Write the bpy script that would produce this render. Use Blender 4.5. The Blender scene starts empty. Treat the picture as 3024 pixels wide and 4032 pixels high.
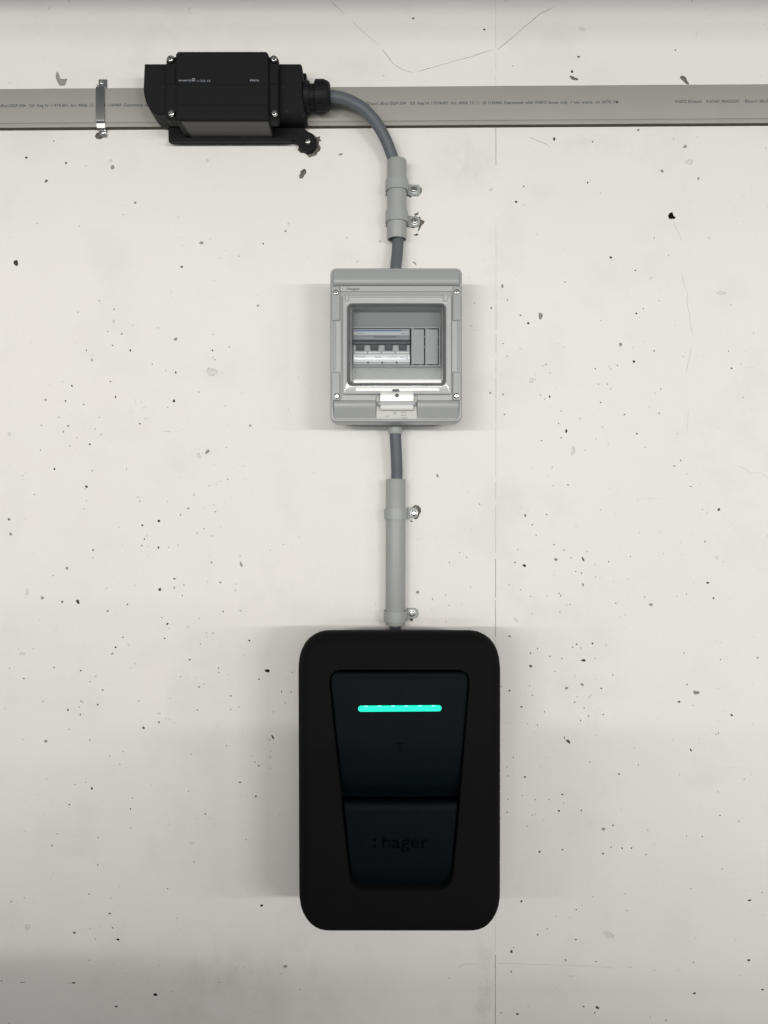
import bpy, bmesh, math, random
from mathutils import Vector, Matrix, geometry

# ------------------------------------------------------------------ camera
D = 1.10            # metres from the lens to the wall plane
F = 3100.0          # focal length in photo pixels (photo is 3024 x 4032)
ZC = 1.40           # height of the lens above the floor
scene = bpy.context.scene
cam_d = bpy.data.cameras.new('camera')
cam = bpy.data.objects.new('camera', cam_d)
scene.collection.objects.link(cam)
cam.location = (0, -D, ZC)
cam.rotation_euler = (math.radians(90), 0, 0)
cam_d.sensor_fit = 'VERTICAL'
cam_d.sensor_height = 36.0
cam_d.lens = 36.0 * F / 4032.0
cam_d.clip_start = 0.02
cam_d.clip_end = 60
scene.camera = cam

# ------------------------------------------------------------------ light
world = bpy.data.worlds.new('World')
scene.world = world
world.use_nodes = True
bg = world.node_tree.nodes['Background']
bg.inputs[0].default_value = (0.93, 0.98, 1.0, 1)
bg.inputs[1].default_value = 0.155

def area_lamp(name, x0, x1, dist, h, thick, radiance, col):
    """a rectangular lamp parallel to the wall, for thin tubes and soft fills"""
    l = bpy.data.lights.new(name, 'AREA')
    l.shape = 'RECTANGLE'
    l.size = x1 - x0
    l.size_y = thick
    l.energy = radiance * (x1 - x0) * thick * math.pi
    l.color = col
    o = bpy.data.objects.new(name, l)
    o.location = ((x0 + x1) / 2, -dist, ZC + h)
    o.rotation_euler = (math.radians(90), 0, 0)
    scene.collection.objects.link(o)
    return o
GAIN = 0.975
WARM = (1.0, 0.962, 0.90)
NEUTRAL = (1.0, 0.985, 0.95)
COOL = (0.95, 1.0, 0.97)
LAMPS = [(-1.80, -0.72, 0.21, 0.040, 215, WARM), (-0.50, 0.90, 0.28, 0.040, 74, WARM), (1.15, 2.15, 0.17, 0.040, 262, NEUTRAL),
         (2.6, 4.4, 0.22, 0.045, 130, WARM), (-3.9, -2.2, 0.22, 0.045, 95, WARM),
         (-1.2, 0.4, -0.06, 0.040, 52, COOL)]
for x0, x1, h, th, rad, col in LAMPS:
    area_lamp('ceiling_tube', x0, x1, 3.3, h, th, rad*GAIN, col)
# soft fill areas, added to grade the wall's brightness up and down
area_lamp('soft_fill_light', -2.3, 0.7, 3.4, -0.28, 0.46, 2.0*GAIN, COOL)
area_lamp('soft_fill_light', -1.9, 1.9, 3.4, 0.58, 0.40, 2.6*GAIN, NEUTRAL)

scene.view_settings.view_transform = 'Standard'
scene.view_settings.look = 'None'
scene.view_settings.gamma = 1
scene.view_settings.exposure = 0.0
scene.render.engine = 'CYCLES'

# ------------------------------------------------------------------ helpers
C = scene.collection
random.seed(11)

def S(d):
    return (D - d) / F
def PX(px, d=0.0):
    return (px - 1512.0) * S(d)
def PZ(py, d=0.0):
    return (2016.0 - py) * S(d)
def W(x, z, d):
    return Vector((x, -d, z + ZC))
def P(px, py, d=0.0):
    return W(PX(px, d), PZ(py, d), d)

class Root: pass
def root_loc(o):
    while o.parent: o = o.parent
    return o.location.copy()
def thing(name, label, cat, loc, group=None):
    o = bpy.data.objects.new(name, None)
    o.empty_display_size = 0.02
    C.objects.link(o)
    o.location = loc
    o['label'] = label; o['category'] = cat
    if group: o['group'] = group
    return o
def obj(name, bm, mat, parent=None, smooth=None, label=None, keep=False):
    bmesh.ops.recalc_face_normals(bm, faces=bm.faces) if not keep else None
    if parent is not None:
        bmesh.ops.translate(bm, verts=bm.verts, vec=-root_loc(parent))
    me = bpy.data.meshes.new(name)
    bm.to_mesh(me); bm.free()
    for m in (mat if isinstance(mat, (list, tuple)) else [mat]):
        me.materials.append(m)
    if smooth is not None:
        me.set_sharp_from_angle(angle=math.radians(smooth))
        me.polygons.foreach_set('use_smooth', [True] * len(me.polygons))
    o = bpy.data.objects.new(name, me)
    C.objects.link(o)
    if parent is not None: o.parent = parent
    if label: o['label'] = label
    return o

# outlines are lists of (x, z) in metres, counter-clockwise seen from the room
def rrect(x0, x1, z0, z1, r, n=6):
    r = min(r, abs(x1-x0)/2-1e-5, abs(z1-z0)/2-1e-5)
    pts = []
    for cx, cz, a0 in ((x1-r, z0+r, -90), (x1-r, z1-r, 0), (x0+r, z1-r, 90), (x0+r, z0+r, 180)):
        for k in range(n+1):
            a = math.radians(a0 + 90*k/n)
            pts.append((cx + r*math.cos(a), cz + r*math.sin(a)))
    return pts
def prect(px0, px1, py0, py1, d, rpx=4, n=5):
    """rounded rectangle given by its edges in the photo, lying at depth d"""
    return rrect(PX(px0, d), PX(px1, d), PZ(py1, d), PZ(py0, d), rpx*S(d), n)
def ppoly(pts, d):
    return [(PX(a, d), PZ(b, d)) for a, b in pts]
def area(o):
    return sum(o[i][0]*o[(i+1) % len(o)][1] - o[(i+1) % len(o)][0]*o[i][1] for i in range(len(o)))/2
def inset(o, t):
    """shrink an outline by t"""
    if abs(t) < 1e-9: return list(o)
    sgn = 1 if area(o) > 0 else -1
    res = []; n = len(o)
    for i in range(n):
        ax, az = o[i-1]; bx, bz = o[i]; cx, cz = o[(i+1) % n]
        d1 = Vector((bx-ax, bz-az)); d2 = Vector((cx-bx, cz-bz))
        if d1.length < 1e-9: d1 = d2
        if d2.length < 1e-9: d2 = d1
        d1.normalize(); d2.normalize()
        n1 = Vector((-d1.y, d1.x))*sgn; n2 = Vector((-d2.y, d2.x))*sgn
        m = n1+n2
        if m.length < 1e-6: m = n1
        m.normalize()
        k = max(0.35, m.dot(n1))
        res.append((bx+m.x*t/k, bz+m.y*t/k))
    return res
def stack(bm, outline, levels, cap0=True, cap1=True, mi=0):
    """loft an outline through (inset, depth) levels"""
    rings = []
    for t, d in levels:
        rings.append([bm.verts.new(W(x, z, d)) for x, z in inset(outline, t)])
    n = len(outline)
    fs = []
    for a, b in zip(rings, rings[1:]):
        for i in range(n):
            fs.append(bm.faces.new((a[i], a[(i+1) % n], b[(i+1) % n], b[i])))
    if cap0: fs.append(bm.faces.new(rings[0]))
    if cap1: fs.append(bm.faces.new(rings[-1]))
    for f in fs: f.material_index = mi
    return rings
def ring_stack(bm, levels):
    """loft through (outline, depth) levels, no caps; outlines have equal counts"""
    rings = [[bm.verts.new(W(x, z, d)) for x, z in o] for o, d in levels]
    n = len(rings[0])
    for a, b in zip(rings, rings[1:]):
        for i in range(n):
            bm.faces.new((a[i], a[(i+1) % n], b[(i+1) % n], b[i]))
    return rings
def slab(bm, outline, d0, d1, bev=0.0006, mi=0):
    stack(bm, outline, [(0, d0), (0, d1-bev), (bev*0.3, d1-bev*0.3), (bev, d1)], mi=mi)
def new(): return bmesh.new()
def lathe(bm, origin, axis, prof, n=24, ref=None):
    axis = Vector(axis).normalized()
    if ref is None: ref = Vector((0, 0, 1)) if abs(axis.z) < 0.9 else Vector((1, 0, 0))
    u = axis.cross(ref).normalized(); v = axis.cross(u)
    rings = []
    for t, r in prof:
        c = Vector(origin) + axis*t
        if r < 1e-7: rings.append([bm.verts.new(c)])
        else: rings.append([bm.verts.new(c + (u*math.cos(2*math.pi*k/n) + v*math.sin(2*math.pi*k/n))*r) for k in range(n)])
    for a, b in zip(rings, rings[1:]):
        if len(a) == 1 and len(b) == 1: continue
        for i in range(n):
            j = (i+1) % n
            if len(a) == 1: bm.faces.new((a[0], b[j], b[i]))
            elif len(b) == 1: bm.faces.new((a[i], a[j], b[0]))
            else: bm.faces.new((a[i], a[j], b[j], b[i]))
    if len(rings[0]) > 1: bm.faces.new(rings[0])
    if len(rings[-1]) > 1: bm.faces.new(rings[-1])
def smooth_path(pts, sub=8):
    out = []
    n = len(pts)
    for i in range(n-1):
        p0 = pts[max(i-1, 0)]; p1 = pts[i]; p2 = pts[i+1]; p3 = pts[min(i+2, n-1)]
        for k in range(sub):
            t = k/sub
            out.append(0.5*((2*p1)+(p2-p0)*t+(2*p0-5*p1+4*p2-p3)*t*t+(3*p1-p0-3*p2+p3)*t**3))
    out.append(pts[-1])
    return out
def tube(bm, pts, r, n=20):
    up = Vector((0, 1, 0))
    rings = []
    for i, p in enumerate(pts):
        t = (pts[min(i+1, len(pts)-1)]-pts[max(i-1, 0)]).normalized()
        u = t.cross(up).normalized(); v = u.cross(t)
        rings.append([bm.verts.new(p+(u*math.cos(2*math.pi*k/n)+v*math.sin(2*math.pi*k/n))*r) for k in range(n)])
    for a, b in zip(rings, rings[1:]):
        for i in range(n):
            bm.faces.new((a[i], a[(i+1) % n], b[(i+1) % n], b[i]))
    bm.faces.new(rings[0]); bm.faces.new(rings[-1])

def text_bm(s, px, py, hpx, d, wpx=None, slope=0.0, thick=0.00006, anchor='L', bold=0.0):
    """flat print: s starts at photo point (px, baseline py), cap height hpx, total width wpx"""
    cu = bpy.data.curves.new('print', 'FONT')
    cu.body = s; cu.size = 1.0; cu.resolution_u = 2
    cu.offset = bold
    o = bpy.data.objects.new('print', cu); C.objects.link(o)
    bpy.context.view_layer.update()
    me = bpy.data.meshes.new_from_object(o.evaluated_get(bpy.context.evaluated_depsgraph_get()))
    bpy.data.objects.remove(o); bpy.data.curves.remove(cu)
    bm = new(); bm.from_mesh(me); bpy.data.meshes.remove(me)
    xs = [v.co.x for v in bm.verts]
    x0, x1 = min(xs), max(xs)
    sy = hpx*S(d)/0.70
    sx = sy if wpx is None else wpx*S(d)/max(x1-x0, 1e-6)
    for v in bm.verts:
        X = (v.co.x-x0)*sx
        Z = v.co.y*sy - slope*X
        v.co = W(PX(px, d)+X, PZ(py, d)+Z, d+thick)
    bmesh.ops.recalc_face_normals(bm, faces=bm.faces)
    if bm.faces and sum(f.normal.y for f in bm.faces) > 0:
        bmesh.ops.reverse_faces(bm, faces=bm.faces)
    return bm
def join_bm(bms):
    out = new()
    for b in bms:
        me = bpy.data.meshes.new('tmp'); b.to_mesh(me); b.free()
        out.from_mesh(me); bpy.data.meshes.remove(me)
    return out

# ------------------------------------------------------------------ materials
def srgb(r, g, b):
    f = lambda c: (c/255/12.92) if c <= 10 else ((c/255+0.055)/1.055)**2.4
    return (f(r), f(g), f(b))
def material(name, col, rough=0.5, metal=0.0, spec=0.5, var=0.06, scale=60, bump=0.02, bscale=900, emit=None, estr=1.0):
    m = bpy.data.materials.new(name); m.use_nodes = True
    nt = m.node_tree; N = nt.nodes; L = nt.links
    b = N['Principled BSDF']
    tc = N.new('ShaderNodeTexCoord')
    nz = N.new('ShaderNodeTexNoise'); nz.inputs['Scale'].default_value = scale; nz.inputs['Detail'].default_value = 4
    L.new(tc.outputs['Object'], nz.inputs['Vector'])
    mx = N.new('ShaderNodeMix'); mx.data_type = 'RGBA'
    mx.inputs[6].default_value = (*[c*(1-var) for c in col], 1)
    mx.inputs[7].default_value = (*[min(1, c*(1+var)) for c in col], 1)
    L.new(nz.outputs['Fac'], mx.inputs[0])
    L.new(mx.outputs[2], b.inputs['Base Color'])
    b.inputs['Roughness'].default_value = rough
    b.inputs['Metallic'].default_value = metal
    b.inputs['Specular IOR Level'].default_value = spec
    if bump > 0:
        n2 = N.new('ShaderNodeTexNoise'); n2.inputs['Scale'].default_value = bscale; n2.inputs['Detail'].default_value = 3
        L.new(tc.outputs['Object'], n2.inputs['Vector'])
        bp = N.new('ShaderNodeBump'); bp.inputs['Strength'].default_value = bump; bp.inputs['Distance'].default_value = 0.001
        L.new(n2.outputs['Fac'], bp.inputs['Height']); L.new(bp.outputs['Normal'], b.inputs['Normal'])
    if emit:
        b.inputs['Emission Color'].default_value = (*emit, 1)
        b.inputs['Emission Strength'].default_value = estr
    return m

def wall_material():
    m = bpy.data.materials.new('painted_concrete'); m.use_nodes = True
    nt = m.node_tree; N = nt.nodes; L = nt.links
    b = N['Principled BSDF']; b.inputs['Roughness'].default_value = 0.62; b.inputs['Specular IOR Level'].default_value = 0.3
    tc = N.new('ShaderNodeTexCoord')
    def noise(scale, detail, rough=0.5, vec=None):
        n = N.new('ShaderNodeTexNoise'); n.inputs['Scale'].default_value = scale
        n.inputs['Detail'].default_value = detail; n.inputs['Roughness'].default_value = rough
        L.new(vec or tc.outputs['Object'], n.inputs['Vector']); return n
    def mix(fac, a, c, blend='MIX'):
        x = N.new('ShaderNodeMix'); x.data_type = 'RGBA'; x.blend_type = blend
        if isinstance(fac, float): x.inputs[0].default_value = fac
        else: L.new(fac, x.inputs[0])
        for i, v in ((6, a), (7, c)):
            if isinstance(v, tuple): x.inputs[i].default_value = (*v, 1)
            else: L.new(v, x.inputs[i])
        return x.outputs[2]
    def ramp(src, lo, hi):
        r = N.new('ShaderNodeMapRange'); r.inputs[1].default_value = lo; r.inputs[2].default_value = hi
        L.new(src, r.inputs[0]); return r.outputs[0]
    c = mix(ramp(noise(3.2, 3).outputs['Fac'], 0.35, 0.68), (0.825, 0.797, 0.782), (0.79, 0.782, 0.757))
    c = mix(ramp(noise(9, 5, 0.6).outputs['Fac'], 0.52, 0.75), c, (0.75, 0.738, 0.715))
    # faint scuffs, long in one direction
    mp = N.new('ShaderNodeMapping'); mp.inputs['Scale'].default_value = (6, 1, 40)
    mp.inputs['Rotation'].default_value = (0, 0.12, 0)
    L.new(tc.outputs['Object'], mp.inputs['Vector'])
    sc = ramp(noise(1.6, 8, 0.65, mp.outputs['Vector']).outputs['Fac'], 0.66, 0.80)
    c = mix(sc, c, (0.66, 0.655, 0.63))
    # pin-point specks
    vo = N.new('ShaderNodeTexVoronoi'); vo.inputs['Scale'].default_value = 75
    L.new(tc.outputs['Object'], vo.inputs['Vector'])
    sp = N.new('ShaderNodeMapRange'); sp.inputs[1].default_value = 0.075; sp.inputs[2].default_value = 0.03
    L.new(vo.outputs['Distance'], sp.inputs[0])
    gate = ramp(noise(5, 2).outputs['Fac'], 0.5, 0.62)
    mu = N.new('ShaderNodeMath'); mu.operation = 'MULTIPLY'; L.new(sp.outputs[0], mu.inputs[0]); L.new(gate, mu.inputs[1])
    mu2 = N.new('ShaderNodeMath'); mu2.operation = 'MULTIPLY'; L.new(mu.outputs[0], mu2.inputs[0]); mu2.inputs[1].default_value = 0.55
    c = mix(mu2.outputs[0], c, (0.35, 0.35, 0.33))
    # old stains of filler and dirt on the paint
    for sx, sy, rx, rz, col, amt in ((1850, 650, .050, .045, (0.66, 0.665, 0.60), .75), (2330, 575, .05, .016, (0.66, 0.64, 0.57), .5), (1905, 3900, .014, .11, (0.60, 0.60, 0.57), .75),
                                     (700, 300, .25, .12, (0.72, 0.70, 0.64), .5), (1000, 3900, .2, .1, (0.66, 0.66, 0.60), .6), (2870, 1150, .05, .03, (0.74, 0.72, 0.68), .6), (300, 1700, .2, .25, (0.81, 0.77, 0.745), .7)):
        q = P(sx, sy, 0)
        mp2 = N.new('ShaderNodeMapping'); mp2.vector_type = 'TEXTURE'
        mp2.inputs['Location'].default_value = q; mp2.inputs['Scale'].default_value = (rx, 1, rz)
        L.new(tc.outputs['Object'], mp2.inputs['Vector'])
        ln = N.new('ShaderNodeVectorMath'); ln.operation = 'LENGTH'; L.new(mp2.outputs[0], ln.inputs[0])
        fall = N.new('ShaderNodeMapRange'); fall.interpolation_type = 'SMOOTHSTEP'; fall.inputs[1].default_value = 1.3; fall.inputs[2].default_value = 0.2
        L.new(ln.outputs['Value'], fall.inputs[0])
        nn = ramp(noise(22, 6, 0.65).outputs['Fac'], 0.42, 0.66)
        m3 = N.new('ShaderNodeMath'); m3.operation = 'MULTIPLY'; L.new(fall.outputs[0], m3.inputs[0]); L.new(nn, m3.inputs[1])
        m4 = N.new('ShaderNodeMath'); m4.operation = 'MULTIPLY'; L.new(m3.outputs[0], m4.inputs[0]); m4.inputs[1].default_value = amt
        c = mix(m4.outputs[0], c, col)
    L.new(c, b.inputs['Base Color'])
    h1 = noise(260, 5, 0.6); h2 = noise(14, 4)
    ad = N.new('ShaderNodeMath'); ad.operation = 'MULTIPLY_ADD'; ad.inputs[1].default_value = 3.0
    L.new(h2.outputs['Fac'], ad.inputs[0]); L.new(h1.outputs['Fac'], ad.inputs[2])
    bp = N.new('ShaderNodeBump'); bp.inputs['Strength'].default_value = 0.12; bp.inputs['Distance'].default_value = 0.002
    L.new(ad.outputs[0], bp.inputs['Height']); L.new(bp.outputs['Normal'], b.inputs['Normal'])
    return m

def clear_material():
    m = bpy.data.materials.new('clear_polycarbonate'); m.use_nodes = True
    nt = m.node_tree; N = nt.nodes; L = nt.links
    out = N['Material Output']; N.remove(N['Principled BSDF'])
    tr = N.new('ShaderNodeBsdfTransparent'); tr.inputs[0].default_value = (0.975, 0.98, 0.985, 1)
    gl = N.new('ShaderNodeBsdfGlossy'); gl.inputs['Roughness'].default_value = 0.06
    fr = N.new('ShaderNodeFresnel'); fr.inputs[0].default_value = 1.5
    tc = N.new('ShaderNodeTexCoord'); nz = N.new('ShaderNodeTexNoise'); nz.inputs['Scale'].default_value = 30
    L.new(tc.outputs['Object'], nz.inputs['Vector'])
    bp = N.new('ShaderNodeBump'); bp.inputs['Strength'].default_value = 0.05; bp.inputs['Distance'].default_value = 0.001
    L.new(nz.outputs['Fac'], bp.inputs['Height']); L.new(bp.outputs['Normal'], gl.inputs['Normal'])
    mx = N.new('ShaderNodeMixShader')
    L.new(fr.outputs[0], mx.inputs[0]); L.new(tr.outputs[0], mx.inputs[1]); L.new(gl.outputs[0], mx.inputs[2])
    L.new(mx.outputs[0], out.inputs['Surface'])
    return m

M = dict(
    wall=wall_material(),
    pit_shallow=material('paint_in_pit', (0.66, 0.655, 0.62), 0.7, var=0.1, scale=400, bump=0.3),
    pit_grey=material('dusty_shaded_pit', (0.30, 0.295, 0.27), 0.9, var=0.25, scale=500, bump=0.5),  # dust and bare concrete, the grey also standing in for shade in pits
    pit_dark=material('bare_shaded_pit', (0.11, 0.105, 0.095), 0.95, spec=0.1, var=0.3, scale=500, bump=0.5),  # bare concrete darkened to include the shade inside the hole
    pit_black=material('deep_pit_shade', (0.035, 0.033, 0.03), 0.95, spec=0.05, var=0.3, scale=500, bump=0.5),  # near-black colour paints the shadow in the deepest holes
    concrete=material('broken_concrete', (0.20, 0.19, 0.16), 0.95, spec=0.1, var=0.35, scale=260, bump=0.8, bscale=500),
    flat_cable=material('grey_green_cable_sheath', (0.335, 0.326, 0.293), 0.55, var=0.05, scale=25, bump=0.05),
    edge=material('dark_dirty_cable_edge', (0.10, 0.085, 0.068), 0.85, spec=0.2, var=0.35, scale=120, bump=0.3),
    ink=material('grey_print_ink', (0.085, 0.10, 0.115), 0.7, bump=0),
    ink_dark=material('dark_print_ink', (0.10, 0.10, 0.11), 0.7, bump=0),
    ink_white=material('white_print_ink', (0.34, 0.36, 0.42), 0.6, bump=0),
    galv=material('galvanised_steel', (0.42, 0.43, 0.43), 0.32, 1.0, var=0.15, scale=150),
    screw=material('bright_screw_steel', (0.72, 0.72, 0.70), 0.2, 1.0, var=0.1, scale=200, bump=0.05),
    socket=material('screw_socket_shadow', (0.05, 0.05, 0.05), 0.5, bump=0),
    black=material('black_thermoplastic', (0.008, 0.0085, 0.010), 0.55, spec=0.2, var=0.15, scale=80, bump=0.1, bscale=1500),
    black_sheen=material('black_thermoplastic_sheen', (0.032, 0.032, 0.034), 0.42, spec=0.5, var=0.1, bump=0.1, bscale=1500),  # same black plastic, paler to hold the underside's glancing sheen
    cable=material('dark_grey_cable_sheath', (0.105, 0.119, 0.134), 0.5, spec=0.4, var=0.06, bump=0.05),
    conduit=material('light_grey_conduit', (0.35, 0.36, 0.35), 0.45, spec=0.4, var=0.03, bump=0.03),
    clamp=material('grey_clamp_plastic', (0.355, 0.372, 0.362), 0.4, spec=0.4, var=0.03, bump=0.03),
    box=material('grey_enclosure_plastic', (0.345, 0.355, 0.355), 0.32, spec=0.45, var=0.03, bump=0.02),
    box_light=material('pale_enclosure_strip', (0.40, 0.41, 0.42), 0.35, spec=0.45, var=0.03, bump=0.02),
    inner=material('inner_grey_panel', (0.30, 0.31, 0.31), 0.5, var=0.03, bump=0.02),
    inner_bar=material('inner_pale_bar', (0.40, 0.41, 0.42), 0.5, var=0.03, bump=0.02),
    lid=material('clear_lid_over_grey', (0.51, 0.52, 0.53), 0.12, spec=0.8, var=0.05, bump=0.03),
    rim=material('window_rim_dark', (0.16, 0.165, 0.17), 0.12, spec=0.9, var=0.1, bump=0.02),
    white=material('white_highlight_plastic', (0.82, 0.82, 0.81), 0.2, spec=1.0, var=0.02, bump=0.02),  # white stands in for highlights on clear and glossy plastic
    insert=material('pale_grey_insert', (0.52, 0.52, 0.50), 0.4, var=0.03, bump=0.02),
    slot=material('black_slot', (0.012, 0.012, 0.013), 0.8, bump=0),
    brk=material('breaker_pale_grey', (0.52, 0.54, 0.56), 0.45, var=0.04, bump=0.02),
    brk_mid=material('breaker_mid_grey', (0.27, 0.285, 0.295), 0.5, var=0.04, bump=0.02),
    brk_dark=material('breaker_dark_grey', (0.075, 0.085, 0.09), 0.5, var=0.05, bump=0.02),
    blue=material('blue_print_stripe', (0.045, 0.12, 0.30), 0.5, bump=0),
    paper=material('white_breaker_label', (0.92, 0.93, 0.95), 0.19, spec=1.0, var=0.02, bump=0.02),
    charger=material('matt_black_housing', (0.0054, 0.0060, 0.0058), 0.75, spec=0.06, var=0.08, scale=30, bump=0.05, bscale=1500),
    panel=material('blue_black_front_panel', (0.0034, 0.0060, 0.0074), 0.5, spec=0.06, var=0.25, scale=500, bump=0.35, bscale=1600),
    logo=material('gloss_black_lettering', (0.0018, 0.0022, 0.0024), 0.35, spec=0.05, bump=0),
    led=material('turquoise_light_bar', (0.0, 0.3, 0.25), 0.4, bump=0, emit=(0.0, 0.80, 0.50), estr=1.0),
    led_hot=material('bright_led_spot', (0.2, 0.8, 0.7), 0.4, bump=0, emit=(0.25, 1.0, 0.85), estr=1.3),
    clear=clear_material(),
)

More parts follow.
